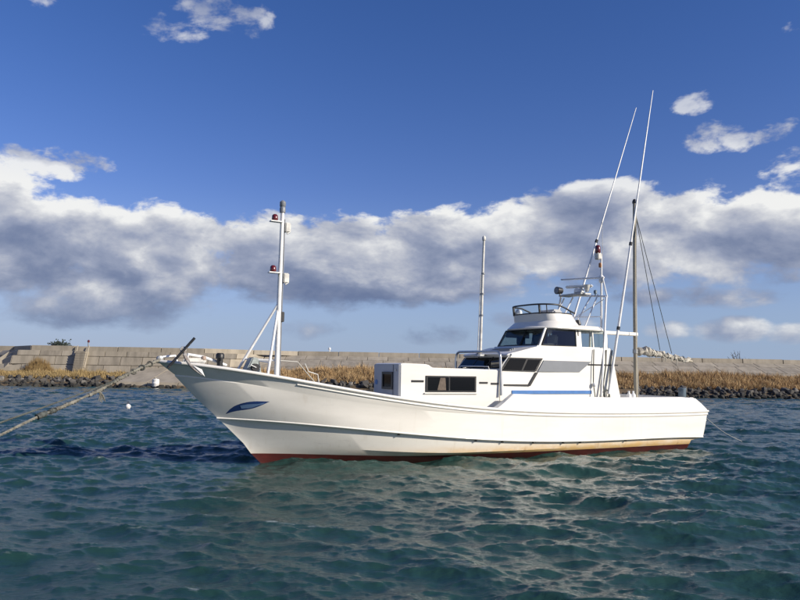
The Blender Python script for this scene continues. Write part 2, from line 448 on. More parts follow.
YB = 77.0          # foot of the wall
def wall_pt(x, t):
    """t 0..1 up the sea face"""
    k = steep(x)
    y1 = 83.2 * (1 - k) + 77.7 * k
    z0 = (1.35 + .55 * ss(-18, -8, x)); z1 = 3.72
    return Vector((x, YB + (y1 - YB) * t, z0 + (z1 - z0) * t))


def build_shore():
    # sea bed / land under everything, one sheet to the horizon behind the wall
    xs = list(range(-400, -60, 40)) + [i * 2.0 for i in range(-30, 31)] + list(range(80, 420, 40))
    mb = MB(); rows = []
    for x in xs:
        z = berm_z(x)
        wob = .12 * math.sin(x * .7) + .1 * math.sin(x * .23 + 1)
        rows.append([(x, 67.0 + wob, -1.2), (x, 69.2 + wob, -.1), (x, 71.2 + wob, .58), (x, 72.4 + wob, .92 + wob * .4), (x, 75, z + .05), (x, YB + .4, z + .3), (x, 86, 1.2), (x, 140, .8), (x, 900, .5), (x, 3400, .4)])
    mb.loft(rows)
    o = mb.build('shore_ground', 'earth', smooth=40, fixn=False); o['kind'] = 'structure'; o['label'] = 'earth bank of the breakwater'
    # make normals face up
    o.data.flip_normals()
    wall = thing('seawall', 'long weathered concrete breakwater wall of panels behind the moored boat', 'seawall', (0, 0, 0))
    mb = MB(); rows = []
    xx = [-400, -200, -100] + [i * 2.0 for i in range(-30, 31)] + [100, 200, 400]
    for x in xx:
        a, b = wall_pt(x, -.25), wall_pt(x, 1.0)
        rows.append([a + Vector((0, .22, -.18)), b + Vector((0, .18, -.16)), b + Vector((0, .2, -.05)), b + Vector((0, 2.6, -.05)), b + Vector((0, 2.6, -3.0))])
    mb.loft(rows); mb.build('core', 'concrete_dark', wall)
    # cap slab: low parapet blocks along the crest
    def block(nm, mt, x0, x1, zlo, zhi, dy0, dy1, gap=.05):
        mb = MB(); p0, p1 = wall_pt(x0 + gap, 1.0), wall_pt(x1 - gap, 1.0)
        A = [(p0.x, p0.y + dy0, zlo), (p1.x, p1.y + dy0, zlo), (p1.x, p1.y + dy1, zlo), (p0.x, p0.y + dy1, zlo)]
        B = [(p0.x, p0.y + dy0 + .06, zhi), (p1.x, p1.y + dy0 + .06, zhi), (p1.x, p1.y + dy1, zhi), (p0.x, p0.y + dy1, zhi)]
        return mb.hexa([*A, *B]).build(nm, mt, wall, bevel=.03)
    x = -60.0
    while x < 60:
        w = 4.8
        block('parapet_block', random.choice(['concrete', 'concrete', 'concrete_pale']), x, x + w, 3.66, 4.22 + random.uniform(-.025, .025), .1, .75, .03)
        x += w
    for x0, x1 in ((-240, -60), (60, 240)): block('parapet_block', 'concrete', x0, x1, 3.66, 4.22, .1, .75)
    # face panels, three courses
    courses = [(0.0, .34), (.34, .74), (.74, 1.0)]
    for ci, (t0, t1) in enumerate(courses):
        x = -62.4 + ci * .55
        while x < 62:
            w = 2.4 if ci else 3.0
            mb = MB(); g_ = .022; th = random.uniform(.115, .13)
            P = [wall_pt(x + g_, t0 + .008), wall_pt(x + w - g_, t0 + .008), wall_pt(x + w - g_, t1 - .008), wall_pt(x + g_, t1 - .008)]
            nrm = (P[1] - P[0]).cross(P[3] - P[0]).normalized()
            if nrm.y > 0: nrm = -nrm
            F = [p + nrm * (th - .12) for p in P]; Bk = [p - nrm * .2 for p in P]
            mb.hexa([*Bk, *F])
            mb.build('panel', random.choices(['concrete', 'concrete_dark', 'concrete_pale'], [6, 3, 2])[0], wall, bevel=.02)
            x += w
    # access stair recessed against the wall at the left, with a post on the crest
    st = MB(); x0 = -34.9
    for i in range(9):
        t = i / 9; p = wall_pt(x0, t)
        st.box((x0, p.y - .25, p.z + .06), (1.1, .8, .26))
    st.build('stair', 'concrete_dark', wall, bevel=.02)
    for sx in (-.62, .62):
        MB().tube([wall_pt(x0 + sx, 0) + Vector((0, -.3, .5)), wall_pt(x0 + sx, 1) + Vector((0, -.1, .55))], .06, 6).build('stair_rail', 'concrete_pale', wall)
    # low concrete apron reaching the water left of the bow
    ap = MB()
    for i, (x0, x1) in enumerate(((-28.2, -25.13), (-25.1, -22.03), (-22.0, -19.0))):
        ap = MB(); ap.hexa([(x0, 70.1, -.6), (x1, 70.1, -.6), (x1, 77.2, -.6), (x0, 77.2, -.6), (x0, 70.4, .55), (x1, 70.4, .55), (x1, 77.2, 1.95), (x0, 77.2, 1.95)])
        ap.build('apron_slab', 'concrete', wall, bevel=.04)
    # rocks
    bank = thing('rock_bank', 'band of dark armour rocks along the foot of the breakwater', 'rocks', (0, 0, 0))
    variants = []
    for k in range(10):
        bm = bmesh.new(); r = random.Random(50 + k)
        for _ in range(17):
            p = Vector((r.gauss(0, 1), r.gauss(0, 1), r.gauss(0, 1))).normalized(); bm.verts.new(Vector((p.x, p.y, p.z)) * r.uniform(.45, .58))
        h_ = bmesh.ops.convex_hull(bm, input=bm.verts); bmesh.ops.delete(bm, geom=[v for v in bm.verts if not v.link_faces], context='VERTS')
        me = bpy.data.meshes.new('rock'); bm.to_mesh(me); bm.free(); me.materials.append(MATS['rock']); variants.append(me)
    spots = []
    for row, (yy, t) in enumerate(((69.3, .02), (70.0, .26), (70.8, .52), (71.5, .78))):
        x = -47.0 + row * .3
        while x < 47:
            s = random.choice([random.uniform(.4, .7), random.uniform(.5, .95)])
            hid = -19 < x < -1 and row < 2 or 2 < x < 24     # wholly behind the boat
            if not hid and not (-28.6 < x < -18.6 and row > 0):
                spots.append((x + random.uniform(-.2, .2), yy + random.uniform(-.35, .35), 1.0 * t - .08 + random.uniform(-.1, .12), s))
            x += s * .86
    spots.sort(key=lambda p: -p[3])
    def place(p, me, par):
        o = bpy.data.objects.new('rock', me); COL.objects.link(o); o.parent = par; o.location = p[:3]
        o.rotation_euler = (random.uniform(0, 6), random.uniform(0, 6), random.uniform(0, 6))
        o.scale = (p[3] * random.uniform(.9, 1.2), p[3] * random.uniform(.9, 1.2), p[3] * random.uniform(.7, 1.0))
    for p in spots[:296]: place(p, random.choice(variants), bank)
    # the smaller stones wedged between and behind them, and the bank out of view, in one piece
    mb = MB(); rest = list(spots[296:])
    for _ in range(900): 
        x = random.uniform(-60, 62)
        if -28.6 < x < -18.6: continue
        t = random.random(); rest.append((x, 69.1 + 3.2 * t, 1.0 * t - .1 + random.uniform(-.1, .15), random.uniform(.3, .65)))
    for x, y, z, s in rest:
        me = random.choice(variants); Mx = Matrix.Translation((x, y, z)) @ Matrix.Rotation(random.uniform(0, 6), 4, Vector((random.random(), random.random(), 1)).normalized()) @ Matrix.Diagonal((s, s, s * .85, 1))
        mb.add([Mx @ v.co for v in me.vertices], [tuple(pp.vertices) for pp in me.polygons])
    o = mb.build('small_stones', 'rock', bank, fixn=False); o['kind'] = 'stuff'
    # dry grass
    def grass(nm, label, cols, n, xr, dens, hr, seed):
        r = np.random.default_rng(seed); vs = []; fs = []
        cnt = 0
        while cnt < n:
            x = r.uniform(*xr); t = r.random()
            if r.random() > dens(x, t): continue
            y = 71.5 + t * 5.6; z = .74 + (berm_z(x) + .22 - .74) * min(1, t * 1.35)
            clump = .60 + .45 * (math.sin(x * 1.3 + math.sin(y * 2.1) * 2) * .5 + .5) + .22 * math.sin(x * .37 + 2) + .22 * math.sin(x * 2.9 + y)
            h = r.uniform(*hr) * max(.35, clump); w = r.uniform(.018, .042); a = r.uniform(0, 6.28); ln = r.uniform(.05, .75) * h; h *= r.uniform(.45, 1.05)
            ca, sa = math.cos(a) * w, math.sin(a) * w; b = r.uniform(0, 6.28)
            o = len(vs); vs += [(x - ca, y - sa, z), (x + ca, y + sa, z), (x + math.cos(b) * ln, y + math.sin(b) * ln, z + h)]; fs.append((o, o + 1, o + 2)); cnt += 1
        me = bpy.data.meshes.new(nm); me.from_pydata(vs, [], fs)
        m = bpy.data.materials.new(nm); m.use_nodes = True; g = G(m.node_tree); bs = m.node_tree.nodes['Principled BSDF']
        geo = g.n('ShaderNodeNewGeometry').outputs['Position']
        f = g.noise(g.mapping(geo, scale=(.55, .55, 1.1)), 1.0, 5, .7); f = g.add(f, g.mul(g.sub(g.n('ShaderNodeNewGeometry').outputs['Random Per Island'], .5), .34))
        g.put(bs.inputs['Base Color'], g.ramp(f, [(.30, cols[0]), (.45, cols[1]), (.58, cols[2]), (.72, cols[3])])); bs.inputs['Roughness'].default_value = .85
        me.materials.append(m); o = bpy.data.objects.new(nm, me); COL.objects.link(o); o['kind'] = 'stuff'; tag(o, label, 'grass')
    grass('dry_grass', 'low straw yellow dry grass on the bank left of the bow', [(.17, .12, .05), (.34, .25, .11), (.40, .29, .13), (.24, .16, .06)], 24000, (-62, -28.4),
          lambda x, t: 1.0 if t < .8 else .5, (.3, .6), 1)
    grass('reed_grass', 'tall rust brown reeds on the bank right of the bow', [(.26, .16, .07), (.44, .29, .135), (.52, .38, .20), (.33, .20, .085)], 75000, (-18.5, 62),
          lambda x, t: 1.0, (.5, 1.0), 2)
    # a shaggy bush of dry stems leaning on the wall at the left
    def bush(nm, label, c, rx, h, n, cols, seed, cat='bush'):
        t = thing(nm, label, cat, c); r = np.random.default_rng(seed); mb = MB()
        for _ in range(n):
            a = r.uniform(0, 6.28); q = math.sqrt(r.random()); x, y = math.cos(a) * q * rx, math.sin(a) * q * .5
            hh = h * (1 - .75 * q * q) * r.uniform(.55, 1.05); w = r.uniform(.03, .07); b = r.uniform(0, 6.28)
            mb.add([(x - w, y, 0), (x + w, y, 0), (x * 1.1 + math.cos(b) * .2, y + math.sin(b) * .2, hh)], [(0, 1, 2)])
        mb.build('stems', mat(nm + '_col', cols[0], .9, col2=cols[1], scale=2), t, fixn=False)
        wd = MB()
        for k in range(5): wd.tube([(k * .12 - .25, 0, -.2), (k * .2 - .4, .05, h * .5)], [.03, .012], 5)
        wd.build('trunk', 'earth', t)
    bush('dry_bush', 'shaggy straw coloured bush leaning against the wall at far left', (-39.2, 76.6, 1.2), 1.5, 1.95, 900, [(.42, .29, .12), (.24, .15, .06)], 4)
    return wall


seawall = build_shore()


def far_things():
    # leafy crowns of small trees beyond the wall
    def tree(nm, label, c, h, w, n, dark, seed, bare=False):
        t = thing(nm, label, 'tree', c); r = random.Random(seed)
        tr = MB(); tips = []
        tr.tube([(0, 0, -.5), (.1, 0, h * .35), (.05, .1, h * .6)], [.16, .11, .06], 6)
        for k in range(14):
            a = r.uniform(0, 6.28); z0 = h * r.uniform(.25, .6); e = Vector((math.cos(a) * w * r.uniform(.4, 1), math.sin(a) * w * .6, h * r.uniform(.6, 1)))
            tr.tube([(0.05, .05, z0), (e.x * .5, e.y * .5, (z0 + e.z) / 2 + .1), e], [.06, .04, .012], 5); tips.append(e)
            if bare:
                for _ in range(5):
                    q = e * r.uniform(.55, .9); q2 = q + Vector((r.uniform(-.5, .5), r.uniform(-.4, .4), r.uniform(.2, .8))); tr.tube([q, q2], [.025, .008], 4)
        tr.build('trunk', mat(nm + '_bark', (.10, .085, .07), .9), t)
        if not bare:
            mb = MB()
            for _ in range(n):
                e = r.choice(tips); p = Vector((e.x + r.gauss(0, .45), e.y + r.gauss(0, .4), e.z + r.gauss(0, .28))); s = r.uniform(.06, .14)
                u = Vector((r.gauss(0, 1), r.gauss(0, 1), r.gauss(0, 1))).normalized() * s; v = u.orthogonal().normalized() * s
                mb.add([p - u, p + v, p + u, p - v], [(0, 1, 2, 3)])
            mb.build('crown', mat(nm + '_leaf', dark, .8, var=.4, scale=2), t, fixn=False)
    tree('evergreen_tree', 'small dark tree crown peeping over the wall at left', (-42.0, 88.0, 1.0), 3.6, 1.1, 2200, (.03, .045, .035), 3)
    tree('bare_tree', 'faint leafless tree rising behind the wall at far right', (46.5, 96.0, .8), 5.0, 1.5, 0, (.1, .1, .1), 5, True)
    p = thing('signal_post', 'short grey post with a lamp on the wall above the stair', 'post', (-35.4, 79.9, 4.2))
    MB().tube([(0, 0, -.1), (0, 0, .55)], .07, 8).build('pole', 'galvanised', p)
    MB().lathe((0, 0, .5), [(.08, 0), (.13, .05), (.13, .22), (.05, .3)], 10).build('lamp', 'red_lamp', p)
    p = thing('beacon', 'tiny white beacon on the wall crest behind the foremast', 'beacon', (-8.3, 83.7, 4.2))
    MB().tube([(0, 0, -.1), (0, 0, .28)], .07, 8).build('pole', 'white_pipe', p)
    MB().lathe((0, 0, .24), [(.12, 0), (.15, .05), (.15, .22), (.04, .32)], 10).build('lamp', 'white_pipe', p)
    dr = thing('white_drum', 'small pale drum at the water edge just left of the bow', 'drum', (-24.0, 69.7, .15))
    MB().lathe((0, 0, 0), [(.30, 0), (.34, .05), (.34, .3), (.36, .33), (.34, .36), (.34, .62), (.36, .65), (.30, .72)], 14).build('shell', 'buoy_white', dr, smooth=40)
    MB().lathe((0, 0, .72), [(.28, 0), (.28, .04), (.06, .05), (.06, .12)], 12).build('lid', 'dirty_white', dr)
    b = thing('mooring_buoy', 'small white ball buoy floating on the water left of the bow', 'buoy', (-13.97, 36.6, 0))
    MB().lathe((0, 0, .06), [(.02, -.14), (.10, -.10), (.14, 0), (.13, .07), (.09, .12), (.03, .15)], 14).build('ball', 'buoy_white', b, smooth=60)
    MB().tube([(-.03, 0, .22), (-.04, 0, .29), (0, 0, .32), (.04, 0, .29), (.03, 0, .22)], .012, 6).build('lug', 'dark_trim', b)


far_things()

# ------------------------------------------------------------------ the boat (local: +x bow, +y port, z up from waterline)
BO = Vector((8.1636, 22.7731, 0)); BTH = R(-151.2056)
boat = thing('fishing_boat', 'white fishing boat with red bottom, blue stripe and tall masts, moored alone', 'boat', BO, BTH)
BM = Matrix.Translation(BO) @ Matrix.Rotation(BTH, 4, 'Z')


def part(mb, name, m, parent=None, **kw): return mb.build(name, m, parent or boat, **kw)


SX = [12.0, 12.55, 12.92, 13.17, 13.56, 13.98, 14.38, 14.95, 15.34]; SZ = [-.6, -.38, -.05, .28, .66, 1.03, 1.41, 1.96, 2.30]
def stem_x(z): return float(np.interp(z, SZ, SX))
def zcurve(pts, deg=4):
    c = np.polyfit([p[0] for p in pts], [p[1] for p in pts], deg); return lambda x: float(np.polyval(c, x))
z_sheer = zcurve([(-.65, 1.11), (1, 1.10), (3, 1.10), (6, 1.19), (8.7, 1.37), (10.1, 1.55), (11.6, 1.77), (13, 2.02), (14.6, 2.22), (15.34, 2.30)], 5)
z_step = zcurve([(-.42, .33), (2.3, .36), (6, .42), (8.4, .56), (10, .72), (12.1, .93), (13.4, 1.02), (14, 1.04)], 4)
NS = 90
TT = [1 - (1 - i / (NS - 1)) ** 1.35 for i in range(NS)]


def hline(xs, xe, B, p, q, zf, stern_z=None):
    out = []
    for t in TT:
        x = xs + (xe - xs) * t; y = B * max(0, 1 - t ** p) ** q
        out.append(Vector((x, y, zf(x))))
    return out


def lineset():
    k2 = lambda x: z_sheer(x) - (.13 + .15 * ss(6, 12.5, x))
    L = {}
    L['keel'] = [Vector((0 + 12.3 * t, 0, -.55)) for t in TT]
    L['bilge'] = hline(0, 12.6, 1.15, 2.2, 1.1, lambda x: -.32)
    L['red'] = hline(0, stem_x(.28), 1.41, 4.4, 1.2, lambda x: .125 + .10 * ss(9.0, 13.2, x))
    L['red_in'] = [v.copy() for v in L['red']]
    L['chine'] = hline(0, stem_x(.46), 1.45, 5.2, 1.14, lambda x: .185 + .285 * ss(8.0, 14.0, x))
    L['low'] = hline(0, stem_x(.9), 1.475, 6.0, 1.14, lambda x: z_step(x) - .10 - .02 * ss(10, 14, x))
    L['s0'] = hline(-.34, stem_x(1.0) - .02, 1.485, 6.2, 1.12, lambda x: z_step(x) - .045)
    L['s1'] = hline(-.42, stem_x(1.04), 1.575, 6.4, 1.10, lambda x: z_step(x))
    L['s2'] = hline(-.44, stem_x(1.07), 1.572, 6.4, 1.05, lambda x: z_step(x) + .05)
    L['mid'] = hline(-.52, stem_x(1.50), 1.585, 5.5, .90, lambda x: .5 * (z_step(x) + k2(x)))
    L['k2'] = hline(-.60, stem_x(1.97), 1.592, 5.4, .86, k2)
    L['k2b'] = [Vector((v.x, v.y + .014 * ss(13.8, 12.0, v.x), v.z + .025)) for v in L['k2']]
    L['k1'] = hline(-.63, stem_x(2.20), 1.60, 5.75, .81, lambda x: z_sheer(x) - .085)
    L['sheer'] = hline(-.65, 15.34, 1.602, 5.9, .78, z_sheer)
    return L


HL = lineset()
ORDER = ['red', 'chine', 'low', 's0', 's1', 's2', 'mid', 'k2', 'k2b', 'k1', 'sheer']
mir = lambda v: Vector((v.x, -v.y, v.z))


def loft_lines(keys, transom=True):
    mb = MB()
    for sgn in (1, -1):
        rows = [[v if sgn > 0 else mir(v) for v in HL[k]] for k in keys]
        mb.loft(rows)
    if transom:
        for a, b in zip(keys[:-1], keys[1:]):
            A, B = HL[a][0], HL[b][0]
            mb.add([A, B, mir(B), mir(A)], [(0, 1, 2, 3)])
    return mb


hull = part(loft_lines(ORDER), 'hull', 'hull_paint', smooth=24)
part(loft_lines(['keel', 'bilge', 'red']), 'antifouling', 'antifouling', hull, smooth=35)


def hull_y(x, z):
    pts = []
    for k in ORDER:
        L = HL[k]; xs = [v.x for v in L]
        pts.append((float(np.interp(x, xs, [v.z for v in L])), float(np.interp(x, xs, [v.y for v in L]))))
    pts.sort(); return float(np.interp(z, [p[0] for p in pts], [p[1] for p in pts]))


def rail_on(key, r, name, m, par, x0=-9, x1=99, dz=0.0, dy=0.0):
    for sgn in (1, -1):
        pts = [Vector((v.x, sgn * (v.y + dy), v.z + dz)) for v in HL[key] if x0 <= v.x <= x1]
        part(MB().tube(pts, r, 8), name, m, par, smooth=60)


rail_on('sheer', .038, 'rubbing_strake', 'gelcoat', hull)
rail_on('k1', .020, 'rubbing_strake', 'gelcoat', hull, dz=-.005, x1=12.6)
rail_on('s1', .020, 'spray_rail', 'gelcoat', hull, dz=.004)
# scuppers under the step
for px in (10.0, 7.9, 7.1, 6.1, 5.1, 4.5, 2.8):
    z = z_step(px) - .035; y = hull_y(px, z - .03)
    part(MB().tube([(px, y - .06, z), (px, y + .075, z - .01)], .022, 8), 'scupper', 'dark_trim', hull)
# cap rail and inner bulwark forward
mb = MB()
for sgn in (1, -1):
    rows = []
    for v in HL['sheer']:
        if v.x > 14.95: continue
        iy = max(.0, v.y - .14)
        rows.append([Vector((v.x, sgn * v.y, v.z + .03)), Vector((v.x, sgn * iy, v.z + .035)), Vector((v.x, sgn * iy, v.z - .02)), Vector((v.x, sgn * max(0, iy + .05), v.z - .02)), Vector((v.x, sgn * max(0, hull_y(v.x, v.z - .3) - .05), v.z - .3))])
    mb.loft(rows)
part(mb, 'cap_rail', 'gelcoat', smooth=30)
# deck
mb = MB(); rows = []
for v in HL['sheer']:
    if v.x > 14.85: continue
    zz = v.z - (.16 if v.x > 6.9 else .22); y = max(0, hull_y(v.x, zz) - .02)
    rows.append([Vector((v.x, y, zz)), Vector((v.x, y * .5, zz + .04)), Vector((v.x, 0, zz + .055)), Vector((v.x, -y * .5, zz + .04)), Vector((v.x, -y, zz))])
mb.loft(rows); part(mb, 'deck', 'deck_paint', smooth=40)

# raised bulwark from the cabin to the stern
zb = lambda x: 1.535 + .10 * ss(3, 6.9, x)
mb = MB()
for sgn in (1, -1):
    rows = []
    for x in [7.32, 7.2, 7.05, 6.9, 6.75] + [6.4 - .4 * i for i in range(16)] + [-.2, -.42, -.62]:
        y0 = hull_y(max(x, -.6), z_sheer(x)) + .004; zt = zb(x)
        zt = z_sheer(x) + (zt - z_sheer(x)) * max(0, min(1, (7.34 - x) / .58)) if x > 6.7 else zt
        if x < -.1: zt = 1.535 + (1.14 - 1.535) * ((-.1 - x) / .55) ** 1.3
        zt = max(zt, z_sheer(x) + .02)
        k = (zt - z_sheer(x)) / .45
        rows.append([Vector((x, sgn * y0, z_sheer(x))), Vector((x, sgn * (y0 - .075 * k), zt - .03)), Vector((x, sgn * (y0 - .095 * k - .01), zt)), Vector((x, sgn * (y0 - .22), zt)), Vector((x, sgn * (y0 - .25), z_sheer(x) - .1))])
    mb.loft(rows)
    e = rows[-1]; mb.add(e, [(0, 1, 2, 3, 4)]); e = rows[0]; mb.add(e, [(4, 3, 2, 1, 0)])
part(mb, 'bulwark', 'gelcoat', smooth=28)
mb = MB(); mb.prism([(-.64, -1.5, 1.08), (-.60, -1.5, 1.16), (-.15, -1.5, 1.52), (.02, -1.5, 1.525), (.05, -1.5, .9), (-.5, -1.5, .9)], [(-.64, 1.5, 1.08), (-.60, 1.5, 1.16), (-.15, 1.5, 1.52), (.02, 1.5, 1.525), (.05, 1.5, .9), (-.5, 1.5, .9)])
part(mb, 'stern_bulwark', 'gelcoat', bevel=.02, smooth=30)

# eye mark on both bows
def decal(up, lo, name, m, n=16, off=.006):
    for sgn in (1, -1):
        us = np.linspace(0, 1, n); rows = []
        U = [np.interp(us, np.linspace(0, 1, len(up)), [p[i] for p in up]) for i in (0, 1)]; D_ = [np.interp(us, np.linspace(0, 1, len(lo)), [p[i] for p in lo]) for i in (0, 1)]
        for j in range(n):
            r = []
            for k in range(4):
                f = k / 3; x = U[0][j] * (1 - f) + D_[0][j] * f; z = U[1][j] * (1 - f) + D_[1][j] * f
                r.append(Vector((x, sgn * (hull_y(x, z) + off), z)))
            rows.append(r)
        part(MB().loft(rows), name, m, hull, smooth=60)
eye_u = [(13.84, 1.15), (13.78, 1.26), (13.70, 1.34), (13.58, 1.40), (13.45, 1.435), (13.30, 1.45), (13.17, 1.45), (13.02, 1.445)]
eye_l = [(13.82, 1.15), (13.74, 1.19), (13.62, 1.225), (13.48, 1.25), (13.36, 1.275), (13.26, 1.315), (13.15, 1.375), (13.04, 1.44)]
decal(eye_u, eye_l, 'eye_mark', 'navy')
decal([(13.60, 1.345), (13.48, 1.375), (13.36, 1.385), (13.24, 1.39), (13.12, 1.415)], [(13.56, 1.275), (13.44, 1.285), (13.36, 1.30), (13.26, 1.345), (13.14, 1.395)], 'eye_mark', 'mid_blue', off=.010)

# ---- forward cabin
fc = [  # side outline (x, z) with half widths by x
    (9.66, 1.40), (9.66, 2.34), (9.60, 2.375), (8.98, 2.36), (8.86, 2.335), (8.80, 2.275), (6.86, 2.25), (6.86, 1.2), (8.5, 1.2)]
hw = lambda x: float(np.interp(x, [6.8, 7.2, 8.9, 9.66], [1.06, 1.0, .80, .71]))
mb = MB(); mb.prism([(x, hw(x), z) for x, z in fc], [(x, -hw(x), z) for x, z in fc])
fcab = part(mb, 'forward_cabin', 'gelcoat', bevel=.02, smooth=40)
# front face with its shade painted in grey, plus joint, window, small blue mark
part(MB().box((9.675, 0, 1.88), (.03, 1.36, .93)), 'front_shade_panel', 'cabin_grey', fcab, bevel=.01)
part(MB().box((9.697, .40, 1.88), (.015, .02, .93)), 'panel_joint', 'panel_grey', fcab)


def ring_frame(c, w, h, t, dpt, axis):
    """rectangular frame around c; axis 'x' = faces forward, 'y' = faces port"""
    mb = MB()
    for sx, sz, lx, lz in ((0, 1, w + 2 * t, t), (0, -1, w + 2 * t, t), (1, 0, t, h), (-1, 0, t, h)):
        a = sx * (w + t) / 2; b = sz * (h + t) / 2
        if axis == 'x': mb.box((c[0], c[1] + a, c[2] + b), (dpt, lx, lz))
        else: mb.box((c[0] + a, c[1], c[2] + b), (lx, dpt, lz))
    return mb


w = part(ring_frame((9.70, .12, 1.93), .46, .32, .06, .05, 'x'), 'front_window', 'dark_trim', fcab)
part(MB().box((9.697, .12, 1.93), (.012, .46, .32)), 'pane', 'glass_dark', fcab)
part(MB().lathe((9.693, -.52, 1.88), [(.07, 0), (.07, .008)], 14, 'X'), 'round_mark', 'stripe_blue', fcab)
part(MB().lathe((9.693, .55, 2.2), [(.03, 0), (.03, .02)], 10, 'X'), 'latch', 'steel', fcab)


def side_quad(x0, x1, z0, z1, f, th, sgn=1, xt0=None, xt1=None):
    """thin slab on the cabin side y=f(x)"""
    xt0 = x0 if xt0 is None else xt0; xt1 = x1 if xt1 is None else xt1
    P = [(x0, z0), (x1, z0), (xt1, z1), (xt0, z1)]
    return [Vector((x, sgn * (f(x) - .02), z)) for x, z in P], [Vector((x, sgn * (f(x) + th), z)) for x, z in P]


for sgn in (1, -1):
    # sliding window: sill frame, dark pane, lit pane half and pale curtain
    A, B = side_quad(7.55, 8.98, 1.66, 2.07, hw, .022, sgn); part(MB().prism(A, B), 'side_window', 'dark_trim', fcab, bevel=.006)
    A, B = side_quad(7.60, 8.30, 1.70, 2.035, hw, .027, sgn); part(MB().prism(A, B), 'pane', 'glass_dark', fcab)
    A, B = side_quad(8.34, 8.92, 1.70, 2.035, hw, .027, sgn); part(MB().prism(A, B), 'pane', 'glass_dark', fcab)
    A, B = side_quad(8.42, 8.66, 1.71, 2.02, hw, .030, sgn, 8.44, 8.58); part(MB().prism(A, B), 'curtain', mat('curtain%d' % sgn, (.16, .125, .095), .8, var=.4, scale=8), fcab)
    A, B = side_quad(7.52, 9.02, 1.615, 1.645, hw, .05, sgn); part(MB().prism(A, B), 'sill', 'gelcoat', fcab, bevel=.008)
    for x0, x1, z in ((9.03, 9.36, 1.93), (7.21, 7.46, 1.905), (6.90, 7.12, 1.885)):
        A, B = side_quad(x0, x1, z - .025, z + .025, hw, .015, sgn); part(MB().prism(A, B), 'vent_slot', 'dark_trim', fcab)
    A, B = side_quad(7.17, 7.18, 1.35, 2.24, hw, .006, sgn); part(MB().prism(A, B), 'panel_joint', 'panel_grey', fcab)
# low grab rail on the cabin roof
part(MB().tube([(7.05, .85, 2.25), (7.08, .85, 2.33), (7.12, .6, 2.34), (7.12, -.4, 2.34), (7.1, -.5, 2.25)], .016, 8), 'grab_rail', 'steel', fcab, smooth=60)

# ---- main cabin body
HWM = 1.10
prof = [(2.38, 1.0), (6.86, 1.0), (6.84, 2.26), (6.52, 2.60), (6.62, 2.635), (6.58, 2.68), (6.30, 2.74), (5.62, 2.905), (2.86, 2.935)]
hwm = lambda x: float(np.interp(x, [2.3, 5.5, 6.9], [1.10, 1.10, 1.04]))
mb = MB(); mb.prism([(x, hwm(x), z) for x, z in prof], [(x, -hwm(x), z) for x, z in prof])
cab = part(mb, 'main_cabin', 'gelcoat', bevel=.018, smooth=40)
# windshield: three dark panes on the raked front
def rake(t, y, off=.0):
    a = Vector((6.84, y, 2.26)); b = Vector((6.52, y, 2.60)); n = Vector((.728, 0, .685)); return a + (b - a) * t + n * off
for y0, y1 in ((-.98, -.36), (-.32, .32), (.36, .98)):
    part(MB().prism([rake(.06, y0, -.01), rake(.06, y1, -.01), rake(.97, y1, -.01), rake(.97, y0, -.01)], [rake(.06, y0, .012), rake(.06, y1, .012), rake(.97, y1, .012), rake(.97, y0, .012)]), 'windshield_pane', 'glass_dark', cab)
for y in (-.34, .34):
    part(MB().prism([rake(.02, y - .02, 0), rake(.02, y + .02, 0), rake(1, y + .02, 0), rake(1, y - .02, 0)], [rake(.02, y - .02, .02), rake(.02, y + .02, .02), rake(1, y + .02, .02), rake(1, y - .02, .02)]), 'mullion', 'dark_trim', cab)
part(MB().tube([rake(.1, .55, .03), rake(.85, .25, .035)], .010, 6), 'wiper', 'dark_trim', cab)
# corner strut by the windshield, roof visor lip
part(MB().tube([(6.86, 1.03, 2.27), (6.56, 1.05, 2.62)], .012, 8), 'corner_post', 'gelcoat', cab)
part(MB().tube(bezier((6.48, -1.1, 2.66), (6.78, 0, 2.69), (6.48, 1.1, 2.66), 12), .028, 8), 'visor', 'gelcoat', cab, smooth=60)
for sgn in (1, -1):
    A, B = side_quad(5.66, 6.83, 2.225, 2.585, hwm, .012, sgn, 5.44, 6.55); part(MB().prism(A, B), 'side_window', 'dark_trim', cab)
    A, B = side_quad(6.16, 6.77, 2.25, 2.555, hwm, .017, sgn, 6.0, 6.53); part(MB().prism(A, B), 'pane', 'glass_dark', cab)
    A, B = side_quad(5.72, 6.10, 2.25, 2.54, hwm, .017, sgn, 5.52, 5.94); part(MB().prism(A, B), 'pane', 'glass_dark', cab)
    A, B = side_quad(4.12, 5.60, 2.225, 2.53, hwm, .010, sgn, 3.66, 5.40); part(MB().prism(A, B), 'grey_panel', 'panel_grey', cab)
    A, B = side_quad(5.90, 6.72, 1.83, 1.875, hwm, .012, sgn); part(MB().prism(A, B), 'vent_slot', 'dark_trim', cab)
    A, B = side_quad(5.86, 5.94, 1.83, 2.20, hwm, .012, sgn, 5.60, 5.68); part(MB().prism(A, B), 'trim_line', 'dark_trim', cab)
    A, B = side_quad(2.62, 3.78, 2.425, 2.465, hwm, .012, sgn); part(MB().prism(A, B), 'trim_line', 'dark_trim', cab)
    A, B = side_quad(3.66, 6.46, 1.62, 1.715, hwm, .010, sgn); part(MB().prism(A, B), 'blue_stripe', 'stripe_blue', cab)
# slatted air intake on the hood
for k in range(3): part(MB().box((5.98 + k * .07, .1, 2.845 - k * .018), (.03, .9, .03)), 'intake_slat', 'panel_grey', cab)
# aft door and window behind
part(MB().box((2.52, .2, 1.9), (.2, .65, 1.5), ry=-.21), 'aft_door', 'cabin_grey', cab, bevel=.01)

